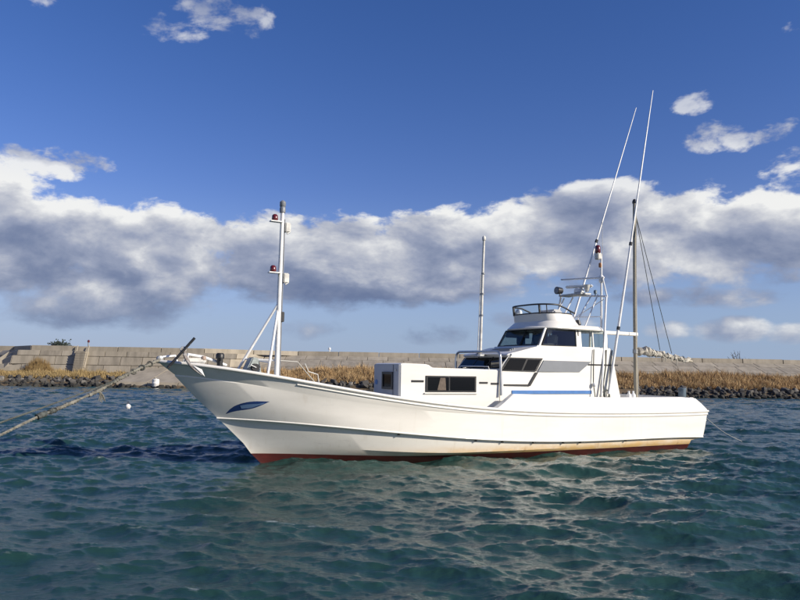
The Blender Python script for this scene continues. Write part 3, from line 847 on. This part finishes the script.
# steel arch over the cabin front
part(MB().tube([(6.86, -1.05, 1.5), (6.85, -1.05, 2.55)] + bezier((6.84, -1.05, 2.6), (6.84, -1.04, 2.75), (6.83, -.86, 2.75), 6) + bezier((6.83, .86, 2.74), (6.84, 1.05, 2.74), (6.84, 1.06, 2.58), 6) + [(6.86, 1.12, 1.58)], .034, 10), 'steel_arch', 'steel', smooth=60)

# ---- wheelhouse: open window frame with glass and interior
wh = part(MB().prism([(5.56, .99, 2.88), (5.52, .98, 2.94), (2.88, 1.02, 2.95), (2.86, 1.02, 2.88)], [(5.56, -.99, 2.88), (5.52, -.98, 2.94), (2.88, -1.02, 2.95), (2.86, -1.02, 2.88)]), 'wheelhouse', 'gelcoat')
def wp(x, y, z): # lean of the window wall: bottom (x,y) -> top
    f = (z - 2.93) / .5; return Vector((x - .24 * f * ss(4.0, 5.4, x) - .03 * f, y * (1 - .07 * f), z))
def wpost(x, y, wx, wy, m='gelcoat', nm='pillar'):
    z0, z1 = 2.925, 3.44
    A = [wp(x + a, y + b, z0) for a, b in ((-wx, -wy), (wx, -wy), (wx, wy), (-wx, wy))]; B = [wp(x + a, y + b, z1) for a, b in ((-wx, -wy), (wx, -wy), (wx, wy), (-wx, wy))]
    part(MB().hexa([*A, *B]), nm, m, wh, bevel=.008)
for sgn in (1, -1):
    wpost(5.42, sgn * .94, .035, .03); wpost(4.02, sgn * .985, .10, .03); wpost(2.96, sgn * .985, .06, .03); wpost(3.46, sgn * .985, .022, .02)
wpost(5.47, 0.12, .018, .018, 'dark_trim', 'mullion')
wpost(2.92, .3, .03, .03); wpost(2.92, -.35, .03, .03)
def pane(P, nm='window_pane', m='glass_clear'):
    P = [Vector(p) for p in P]; n = (P[1] - P[0]).cross(P[3] - P[0]).normalized() * .004
    part(MB().prism([p - n for p in P], [p + n for p in P]), nm, m, wh)
z0, z1 = 2.945, 3.43
pane([wp(5.44, .13, z0), wp(5.44, .91, z0), wp(5.44, .91, z1), wp(5.44, .13, z1)]); pane([wp(5.44, -.91, z0), wp(5.44, .11, z0), wp(5.44, .11, z1), wp(5.44, -.91, z1)])
for sgn in (1, -1):
    for a, b in ((5.385, 4.12), (3.92, 3.48), (3.44, 3.02)):
        pane([wp(a, sgn * .985, z0), wp(b, sgn * .985, z0), wp(b, sgn * .985, z1), wp(a, sgn * .985, z1)])
    # dark rubber gasket round the big side window
    q = [wp(5.375, sgn * 1.0, z0 + .01), wp(4.13, sgn * 1.0, z0 + .01), wp(4.13, sgn * 1.0, z1 - .02), wp(5.375, sgn * 1.0, z1 - .02)]
    part(MB().tube(q + [q[0]], .014, 6), 'gasket', 'dark_trim', wh)
q = [wp(5.46, -.92, z0 + .01), wp(5.46, .92, z0 + .01), wp(5.46, .92, z1 - .02), wp(5.46, -.92, z1 - .02)]
part(MB().tube(q + [q[0]], .014, 6), 'gasket', 'dark_trim', wh)
# interior
part(MB().hexa([(4.75, -.85, 2.90), (5.35, -.85, 2.90), (5.35, .85, 2.90), (4.75, .85, 2.90), (4.85, -.85, 3.02), (5.3, -.85, 2.99), (5.3, .85, 2.99), (4.85, .85, 3.02)]), 'console', 'interior', wh, bevel=.02)
part(MB().tube([(4.80 + .05 * math.cos(a), .12 + .19 * math.sin(a), 3.13 + .18 * math.cos(a)) for a in [i * 2 * math.pi / 20 for i in range(21)]], .018, 6), 'steering_wheel', 'dark_trim', wh, smooth=60)
part(MB().box((4.95, -.45, 3.12), (.12, .3, .22)), 'chart_screen', 'dark_trim', wh, bevel=.02)
for y in (.25, -.45):
    part(MB().box((4.35, y, 3.10), (.12, .42, .40), ry=-.12), 'seat_back', 'seat_pale', wh, bevel=.05, smooth=50)
for yb, wb in ((-.66, .62), (.42, 1.1)): part(MB().box((4.02, yb, 3.18), (.04, wb, .48)), 'bulkhead', 'interior', wh)
part(MB().box((4.7, -.93, 3.33), (.9, .02, .2)), 'curtain', 'seat_pale', wh)
part(MB().box((4.45, -.2, 2.99), (.5, 1.3, .10)), 'bench', 'interior', wh)
# roof with flybridge
def ring(z, xf, xa, hwid, n=40, e=3.2, lift=0.0):
    out = []; cx = (xf + xa) / 2; a = (xf - xa) / 2
    for i in range(n):
        q = 2 * math.pi * i / n; c, s = math.cos(q), math.sin(q)
        x = cx + a * math.copysign(abs(c) ** (2 / e), c); y = hwid * math.copysign(abs(s) ** (2 / e), s)
        out.append(Vector((x, y, z + lift * (x - cx))))
    return out
def stack(rings, name, m, par, sm=35):
    mb = MB(); mb.loft(rings, True); n = len(rings[0]); k = len(rings)
    mb.f += [tuple(range(n - 1, -1, -1)), tuple(range((k - 1) * n, k * n))]
    return part(mb, name, m, par, smooth=sm)
roof = stack([ring(3.425, 5.20, 2.78, .93), ring(3.425, 5.36, 2.70, 1.06), ring(3.455, 5.39, 2.68, 1.08), ring(3.49, 5.35, 2.68, 1.07), ring(3.56, 5.05, 2.74, .98)], 'roof', 'gelcoat', wh)
fly = stack([ring(3.45, 5.30, 3.62, 1.05), ring(3.50, 5.28, 3.64, 1.04), ring(3.64, 5.12, 3.74, .94), ring(3.66, 5.10, 3.75, .92), ring(3.87, 5.16, 3.88, .86), ring(3.89, 5.13, 3.90, .83), ring(3.74, 5.05, 3.95, .76)], 'flybridge', 'gelcoat', boat)
part(MB().tube(ring(3.885, 5.16, 3.88, .86, 40) + [ring(3.885, 5.16, 3.88, .86, 40)[0]], .018, 6), 'coaming_trim', 'dark_trim', fly)
# rail above the coaming, dropping aft
rp = []
for i in range(33):
    q = R(-112 + 224 * i / 32); c, s = math.cos(q), math.sin(q)
    x = 4.42 + .80 * math.copysign(abs(c) ** .6, c); y = .82 * math.copysign(abs(s) ** .6, s)
    z = 4.13 - .22 * ss(4.7, 3.9, x)
    rp.append(Vector((x, y, z)))
part(MB().tube(rp, .024, 8), 'top_rail', 'dark_trim', fly, smooth=60)
for i in (2, 8, 11, 21, 24, 30):
    p = rp[i]; part(MB().tube([p, (p.x - .03, p.y * .99, 3.86)], .016 if i not in (11, 21) else .032, 6), 'rail_post', 'dark_trim', fly)
sc = MB(); sc.loft([[Vector((p.x - .01, p.y * .985, p.z - .02)) for p in rp[10:23]], [Vector((p.x - .05, p.y * .97, 3.88)) for p in rp[10:23]]]); part(sc, 'wind_screen', 'glass_screen', fly, smooth=50)
part(MB().box((4.2, 0, 3.92), (.35, .7, .26)), 'helm_seat', 'seat_pale', fly, bevel=.05, smooth=50)
part(MB().lathe((4.98, -.52, 3.95), [(.05, -.08), (.11, -.05), (.12, .03), (.06, .09)], 12, 'X'), 'spot_lamp', 'lens_glass', fly, smooth=50)

# ---- white beam from the roof to the aft mast, and the mast itself
part(MB().box((1.75, 0, 3.47), (2.25, .16, .11)), 'roof_beam', 'gelcoat', bevel=.015)
mast = part(MB().tube([(.70, 0, .85), (.68, 0, 4.0), (.62, 0, 7.78)], [.068, .064, .055], 12), 'aft_mast', 'mast_tan', smooth=50)
part(MB().lathe((.62, 0, 7.76), [(.07, 0), (.075, .05), (.05, .12), (.03, .14)], 10), 'mast_cap', 'dark_trim', mast)
part(MB().lathe((.69, 0, 2.86), [(.085, 0), (.085, .13)], 12), 'boom_collar', 'galvanised', mast)
bp0, bp1 = Vector((.66, 0, 2.92)), Vector((-1.98, 0, 2.66))
boom = part(MB().tube([bp0, bp1], .038, 8), 'boom', 'mast_tan', mast)
# furled sail: a lumpy roll with lashings along the boom
rs = random.Random(4); pts = []; rad = []
for i in range(46):
    t = i / 45; p = bp0.lerp(bp1, .03 + t * .93)
    p += Vector((0, rs.uniform(-.03, .03), .055 + rs.uniform(-.03, .03) - .03 * t)); pts.append(p)
    rad.append((.120 - .065 * t) * (1 + .16 * math.sin(i * .9 + 2 * math.sin(i * .37)) + rs.uniform(-.16, .16)))
mb = MB().tube(pts, rad, 16)
mb.v = [(x + rs.gauss(0, .012), y + rs.gauss(0, .012), z + rs.gauss(0, .014) + .03 * math.sin(x * 9 + 6 * y)) for x, y, z in mb.v]
part(mb, 'furled_sail', 'sail', mast, smooth=50)
for i in (3, 11, 15, 24, 30, 39):
    p = pts[i]; part(MB().tube([(p.x + .012 * math.cos(a * .5), p.y + (rad[i] + .004) * math.cos(a), p.z + (rad[i] + .004) * math.sin(a)) for a in [k * 2 * math.pi / 12 for k in range(13)]], .012, 5), 'lashing', 'rope_dark', mast)
for i, dl in ((13, .07), (20, .14), (22, .09), (27, .15), (31, .19), (32, .12), (38, .10)):
    p = pts[i]; part(MB().tube([p, (p.x - .02, p.y + rad[i], p.z - rad[i]), (p.x - .04, p.y + .05, p.z - rad[i] - dl)], [.03, .024, .012], 5), 'loose_cloth', 'sail', mast)
for tx, tz in ((-.44, 3.0), (-1.0, 2.9)):
    part(MB().tube([(.58, 0, 7.4), (tx, 0, tz)], .011, 5), 'topping_lift', 'rope_dark', mast)
part(MB().tube([(.60, .05, 7.3), (.9, .25, 3.6), (1.1, .5, 1.3)], .009, 5), 'halyard', 'rope_thin', mast)

# ---- antenna poles
def whip(name, pts, r, joints, m='white_pipe'):
    o = part(MB().tube(pts, r, 8), name, m, smooth=60)
    for t in joints:
        zt = pts[0][2] + (pts[-1][2] - pts[0][2]) * t; zs = [q[2] for q in pts]
        p = Vector((float(np.interp(zt, zs, [q[0] for q in pts])), float(np.interp(zt, zs, [q[1] for q in pts])), zt)); d = (Vector(pts[-1]) - Vector(pts[0])).normalized() * .05
        part(MB().tube([p - d, p + d], .05, 8), 'joint_sleeve', 'dark_trim', o)
    return o
whip('outrigger_pole', [(3.10, 1.2, 1.62), (2.38, 1.16, 4.68), (.90, 1.08, 11.15)], [.042, .036, .012], [.47, .20])
whip('outrigger_pole', [(3.30, -1.2, 1.62), (2.15, -1.16, 4.15), (-.72, -1.08, 11.62)], [.042, .036, .012], [.50])

# ---- radar frame aft of the wheelhouse
fr = MB(); xr = 2.9
part(MB().tube([(xr + .05, -.92, 5.16), (xr, .88, 5.04)], .026, 8), 'upper_bar', 'white_pipe')
rf = part(MB().tube([(xr + .5, -1.2, 1.55), (xr + .02, -.98, 4.60), (xr, -.90, 4.66), (xr - .02, .88, 4.48), (xr, .96, 4.44), (3.38, 1.2, 1.55)], .030, 8), 'radar_frame', 'white_pipe', smooth=50)
part(MB().tube([(xr - .02, .80, 5.05), (xr - .04, .96, 4.44)], .022, 8), 'brace', 'white_pipe', rf)
for y, dx in ((-.45, .62), (.35, .72), (.62, .55), (-.85, .6)):
    part(MB().tube([(xr, y, 4.55), (xr + dx, y * 1.02, 3.55)], .022, 8), 'strut', 'white_pipe', rf)
part(MB().tube([(xr - .02, .86, 4.4), (xr + .42, -.2, 3.75)], .014, 6), 'brace', 'white_pipe', rf)
part(MB().tube([(xr + .2, .92, 3.86), (xr + .5, -.9, 3.92)], .014, 6), 'brace', 'white_pipe', rf)
part(MB().box((xr + .02, -.35, 4.62), (.42, 1.0, .05)), 'radar_shelf', 'galvanised', rf, bevel=.01)
part(MB().lathe((xr + .05, -.12, 4.65), [(.13, 0), (.16, .03), (.15, .12), (.09, .16)], 14), 'radar_base', 'white_pipe', rf, smooth=40)
part(MB().box((xr + .05, -.12, 4.86), (.14, .85, .085), rz=.5), 'radar_scanner', 'white_pipe', rf, bevel=.03, smooth=50)
part(MB().lathe((xr + .05, .22, 4.66), [(.05, 0), (.07, .06), (.10, .2), (.11, .22)], 10, 'Z'), 'horn', 'dirty_white', rf, smooth=40)
sl = part(MB().lathe((xr + .12, -.93, 4.80), [(.04, -.12), (.10, -.08), (.115, .04), (.12, .12)], 14, 'X'), 'searchlight', 'dark_trim', rf, smooth=40)
part(MB().lathe((xr + .245, -.93, 4.80), [(.10, 0), (.09, .012)], 14, 'X'), 'searchlight_lens', 'panel_grey', rf)
part(MB().tube([(xr + .08, -.93, 4.62), (xr + .10, -.93, 4.70)], .03, 8), 'searchlight_stand', 'galvanised', rf)
part(MB().lathe((xr, .52, 4.64), [(.015, -.13), (.02, -.06), (.05, -.05), (.05, .04), (.02, .06)], 10), 'gps_dome', 'bollard_blue', rf, smooth=60)
lp = part(MB().tube([(xr - .03, .72, 3.5), (xr - .04, .74, 5.75)], [.034, .028], 8), 'light_pole', 'white_pipe', smooth=60)
part(MB().lathe((xr - .04, .73, 5.02), [(.055, -.12), (.075, -.08), (.075, .06), (.05, .1)], 10), 'pole_clamp', 'white_pipe', lp, smooth=40)
part(MB().box((xr + .03, .68, 5.70), (.16, .16, .20)), 'lamp_bracket', 'dirty_white', lp, bevel=.02)
part(MB().lathe((xr + .04, .68, 5.79), [(.07, 0), (.085, .03), (.08, .20), (.05, .24)], 10), 'red_lamp', 'red_lamp', lp, smooth=40)
part(MB().lathe((xr - .02, .715, 5.36), [(.04, 0), (.05, .02), (.05, .12), (.03, .14)], 10), 'small_lamp', 'orange', lp, smooth=40)
part(MB().tube([(xr - .06, .77, 5.7), (xr - .06, .77, 6.75)], .008, 5), 'whip_aerial', 'dirty_white', lp)
part(MB().lathe((3.78, .7, 3.58), [(.08, 0), (.10, .04), (.06, .16)], 10), 'roof_fitting', 'black_rubber', wh)
# ropes and poles stowed against the cabin side
for i, (xa, xb) in enumerate(((3.02, 2.86), (3.24, 3.10), (3.62, 3.58))):
    pts = [(xa, 1.17 + .02 * i, 1.5), (xa + .02, 1.16, 1.9), ((xa + xb) / 2 + .02 * (-1) ** i, 1.15, 2.4), (xb, 1.13, 2.88)]
    part(MB().tube(pts, .015 + .004 * (i % 2), 6), 'hanging_rope', 'rope_dark', cab)
part(MB().lathe((3.62, 1.17, 1.88), [(.03, -.06), (.055, -.03), (.055, .03), (.03, .06)], 10, 'Z'), 'rope_float', 'white_pipe', cab, smooth=60)
part(MB().tube([(3.16 + .10 * math.cos(a), 1.19, 1.62 + .11 * math.sin(a)) for a in [k * .5236 for k in range(13)]], .024, 6), 'rope_coil', 'rope_dark', cab)
# small fittings on the after deck
for x in (2.02, 1.84): part(MB().lathe((x, .95, 1.3), [(.07, 0), (.075, .28), (.03, .34), (.03, .40)], 10), 'deck_post', 'white_pipe', smooth=40)
bl = part(MB().lathe((-.30, .95, 1.52), [(.10, 0), (.115, .02), (.115, .20), (.125, .22), (.125, .26), (.10, .275)], 14), 'stern_bollard', 'bollard_blue', smooth=40)

# ---- mid mast on the cabin roof
mm = part(MB().tube([(6.74, .0, 2.6), (6.66, .0, 5.2), (6.63, .0, 5.95)], [.042, .036, .034], 10), 'middle_mast', 'dirty_white', smooth=60)
part(MB().tube([(6.81, -.03, 2.6), (6.72, -.02, 4.9)], .014, 6), 'stay_pipe', 'dirty_white', mm)
part(MB().lathe((6.63, 0, 5.9), [(.05, 0), (.055, .05), (.05, .1), (.02, .13)], 10), 'mast_cap', 'dirty_white', mm, smooth=40)
for t in (.33, .52, .70): part(MB().lathe((6.74 - .12 * t, 0, 2.7 + 3.2 * t), [(.052, -.02), (.052, .03)], 10), 'mast_band', 'panel_grey', mm)
part(MB().lathe((6.76, 0, 2.62), [(.16, 0), (.15, .05), (.06, .09)], 12), 'mast_foot', 'galvanised', mm)

# ---- foremast
fm = part(MB().tube([(12.62, 0, 1.85), (12.62, 0, 4.2), (12.61, 0, 6.0)], [.060, .054, .045], 12), 'foremast', 'white_pipe', smooth=60)
part(MB().lathe((12.61, 0, 5.95), [(.07, 0), (.075, .10), (.06, .14), (.075, .16), (.075, .26), (.03, .30)], 12), 'mast_light', 'panel_grey', fm, smooth=40)
for z, side in ((5.72, 1), (4.48, 1)):
    part(MB().box((12.78, .06, z - .02), (.30, .16, .025)), 'lamp_plate', 'white_pipe', fm)
    part(MB().lathe((12.82, .07, z), [(.07, 0), (.08, .03), (.07, .12), (.04, .15)], 10), 'red_lamp', 'red_lamp', fm, smooth=40)
    part(MB().box((12.46, -.02, z - .12), (.14, .10, .24)), 'lamp_box', 'dirty_white', fm, bevel=.02)
    part(MB().tube([(12.48, 0, z - .28), (12.4, 0, z - .22)], .02, 6), 'bracket', 'galvanised', fm)
part(MB().box((12.52, -.04, 3.42), (.09, .10, .24)), 'junction_box', 'dark_trim', fm, bevel=.01)
part(MB().tube([(12.53, -.04, 1.95), (12.53, -.04, 5.8)], .016, 6), 'conduit', 'panel_grey', fm)
part(MB().tube([(12.64, 0, 3.72), (13.48, -.42, 2.06)], .032, 8), 'stay_leg', 'white_pipe', fm)
part(MB().tube([(12.64, 0, 3.60), (12.98, .42, 1.98)], .032, 8), 'stay_leg', 'white_pipe', fm)
part(MB().tube([(13.30, -.33, 2.40), (12.62, 0, 2.37)], .022, 8), 'cross_rail', 'white_pipe', fm)
part(MB().tube([(13.30, -.33, 2.40), (12.92, .35, 2.32)], .018, 8), 'cross_rail', 'white_pipe', fm)
part(MB().tube([(12.62, -.05, 2.38), (11.9, -.55, 2.36), (11.2, -.85, 1.75)], .012, 6), 'guard_wire', 'rope_thin', fm)
# windlass and bitt on the foredeck
wl = part(MB().prism([(13.46, .10, 1.95), (12.98, .10, 1.95), (13.10, .10, 2.42), (13.24, .10, 2.44)], [(13.46, -.30, 1.95), (12.98, -.30, 1.95), (13.10, -.30, 2.42), (13.24, -.30, 2.44)]), 'windlass', mat('winch_grey', (.34, .38, .36), .5, var=.35, scale=9), bevel=.025, smooth=40)
part(MB().lathe((13.20, .10, 2.20), [(.09, 0), (.07, .03), (.07, .10), (.09, .13)], 14, 'Y'), 'drum', 'dark_trim', wl, smooth=40)
part(MB().tube([(13.20, .22, 2.20), (13.20, .25, 2.20), (13.34, .26, 2.26)], .014, 6), 'crank', 'galvanised', wl)
bt = part(MB().lathe((13.92, -.22, 2.02), [(.07, 0), (.07, .36), (.10, .38), (.10, .46), (.07, .50)], 12), 'bow_bitt', 'black_rubber', smooth=40)
part(MB().tube([(13.92, -.40, 2.38), (13.92, -.04, 2.38)], .03, 8), 'bitt_bar', 'dark_trim', bt)
# bow roller frame
part(MB().tube([(14.68, -.16, 2.26), (14.66, -.17, 2.47), (14.3, -.24, 2.42), (13.72, -.40, 2.24)], .034, 8), 'bow_rail', 'white_pipe', smooth=50)
part(MB().tube([(15.26, -.06, 2.28), (15.22, -.07, 2.40), (14.95, -.12, 2.43), (14.9, -.12, 2.28)], .028, 8), 'bow_fairlead', 'white_pipe', smooth=50)
part(MB().lathe((15.30, -.08, 2.36), [(.035, 0), (.06, .01), (.04, .08), (.06, .15), (.035, .16)], 12, 'Y'), 'bow_roller', 'galvanised', smooth=40)
part(MB().box((14.55, .02, 2.33), (.5, .16, .12)), 'anchor_chock', 'dirty_white', bevel=.03)
part(MB().lathe((14.36, .05, 2.38), [(.04, -.06), (.06, -.03), (.06, .03), (.035, .06)], 10), 'orange_float', mat('faded_orange', (.40, .30, .23), .6, var=.3), smooth=50)
part(MB().tube([(11.15, -.86, 1.7), (11.22, -.86, 2.05), (11.5, -.80, 2.12), (11.62, -.75, 2.32)], .014, 6), 'rail_stanchion', 'dirty_white', smooth=50)

# ------------------------------------------------------------------ anchor hung on the bow, lines, rope
def bw(p): return BM @ Vector(p)
an = thing('anchor', 'anchor with long black stock and curved grey arm hung over the bow rail', 'anchor', bw((14.75, .16, 2.3)), BTH)
def A_(p): return Vector(p) - Vector((14.75, .16, 2.3))
part(MB().tube([A_((15.20, .43, 2.16)), A_((14.66, .42, 2.82))], .030, 8), 'stock', 'black_rubber', an)
part(MB().tube([A_((14.86, .36, 2.52)), A_((14.86, .52, 2.42)), A_((14.80, .60, 2.30))], [.042, .036, .03], 8), 'shank', 'anchor_galv', an, smooth=60)
part(MB().tube(bezier(A_((14.90, .52, 2.46)), A_((14.80, .68, 2.16)), A_((14.50, .74, 2.00)), 10), [.02, .026, .03, .032, .032, .03, .028, .022, .016, .010], 8), 'arm', 'anchor_galv', an, smooth=60)
part(MB().prism([A_((14.74, .70, 2.22)), A_((14.58, .74, 2.07)), A_((14.48, .75, 1.98)), A_((14.55, .74, 2.13))], [A_((14.74, .715, 2.23)), A_((14.58, .755, 2.08)), A_((14.48, .76, 1.985)), A_((14.55, .755, 2.14))]), 'fluke', 'white_pipe', an)
part(MB().tube([A_((14.88 + .06 * math.cos(a), .36, 2.56 + .06 * math.sin(a))) for a in [k * .5236 for k in range(13)]], .014, 6), 'ring', 'galvanised', an)


def catenary(P, n, sag):
    P = [Vector(p) for p in P]; out = []
    seg = len(P) - 1
    for i in range(n):
        u = i / (n - 1) * seg; k = min(int(u), seg - 1); f = u - k
        p0, p1, p2, p3 = P[max(k - 1, 0)], P[k], P[k + 1], P[min(k + 2, seg)]
        q = .5 * ((2 * p1) + (p2 - p0) * f + (2 * p0 - 5 * p1 + 4 * p2 - p3) * f * f + (3 * p1 - p0 - 3 * p2 + p3) * f ** 3)
        out.append(q)
    return out


def twisted(path, r, strands=3, pitch_=.22, n=5):
    """laid rope: three strands wound round the path"""
    mb = MB(); L = 0; acc = [0]
    for a, b in zip(path[:-1], path[1:]): L += (b - a).length; acc.append(L)
    for s in range(strands):
        pts = []
        for i, p in enumerate(path):
            t = (path[min(i + 1, len(path) - 1)] - path[max(i - 1, 0)]).normalized(); a = Vector((0, 0, 1)); a = (a - t * a.dot(t)).normalized(); b = t.cross(a)
            q = acc[i] / pitch_ * 6.283 + s * 6.283 / strands
            pts.append(p + (a * math.cos(q) + b * math.sin(q)) * r * .55)
        mb.tube(pts, r * .62, n)
    return mb


mr = thing('mooring_rope', 'thick weathered mooring rope with chafing wraps running down from the bow', 'rope', bw((15.3, 0, 2.35)))
o0 = bw((15.3, 0, 2.35))
main = [bw((15.25, .02, 2.36)), (-5.61, 14.6, 2.02), (-5.91, 13.9, 1.69), (-6.17, 13.0, 1.42), (-6.31, 12.4, 1.27), (-6.43, 11.5, 1.04), (-6.53, 10.2, .76), (-6.7, 8.8, .40), (-6.9, 7.4, -.05), (-7.0, 6.8, -.4)]
path = [p - o0 for p in catenary(main, 420, 0)]
twisted(path, .022).build('rope', 'rope_old', mr, smooth=60)
rs = random.Random(9)
def wrapped(i0, i1, rr, m, nm):
    pts = []; rad = []
    for i in range(i0, i1 + 1):
        p = path[i] + Vector((rs.uniform(-.004, .004), 0, rs.uniform(-.006, .006))); pts.append(p); rad.append(rr * (1 + .25 * math.sin(i * 1.9) + rs.uniform(-.12, .12)))
    MB().tube(pts, rad, 9).build(nm, m, mr, smooth=60)
wrapped(8, 40, .034, 'rope_old', 'chafe_wrap'); wrapped(46, 70, .036, 'rope_old', 'chafe_wrap'); wrapped(120, 150, .034, 'rope_old', 'chafe_wrap')
wrapped(152, 164, .045, 'rope_dark', 'chafe_wrap'); wrapped(172, 186, .047, 'rope_dark', 'chafe_wrap'); wrapped(84, 106, .034, 'rope_old', 'chafe_wrap')
for k in range(5):
    e = path[92]; MB().tube([e, e + Vector((.03 + .015 * k, 0, -.10)), e + Vector((.03 * k, .01 * k, -.20 - .02 * (k % 3)))], [.014, .012, .008], 5).build('frayed_end', 'rope_old', mr)
for k in range(3):
    e = path[20 + k * 10]; MB().tube([e + Vector((.06 * math.cos(a), .02 * k, .05 * math.sin(a))) for a in [q * .5236 for q in range(13)]], .018, 6).build('loop', 'rope_dark' if k % 2 else 'rope_old', mr, smooth=60)
m2 = thing('mooring_line', 'thinner dark second mooring line above the thick bow rope', 'rope', (-5.69, 14.4, 1.92))
o2 = Vector((-5.69, 14.4, 1.92))
p2 = [p - o2 for p in catenary([(-5.62, 14.55, 2.02), (-5.69, 14.4, 1.92), (-6.3, 12.8, 1.46), (-6.62, 11.8, 1.21), (-6.75, 10.5, .97), (-6.9, 9, .62), (-7.2, 7.2, .0), (-7.3, 6.6, -.4)], 200, 0)]
twisted(p2, .017, pitch_=.14).build('rope', 'rope_dark', m2, smooth=60)
s0 = bw((-.62, 1.2, 1.15)); sl_ = thing('stern_line', 'thin pale line running from the stern down into the water', 'rope', s0)
pe = Vector((12.05, 24.5, -.15)); mid_ = (s0 + pe) / 2 + Vector((0, 0, -.12))
MB().tube([p - s0 for p in catenary([s0, mid_, pe, pe + Vector((.6, .5, -.5))], 40, 0)], .007, 6).build('rope', 'rope_thin', sl_, smooth=60)
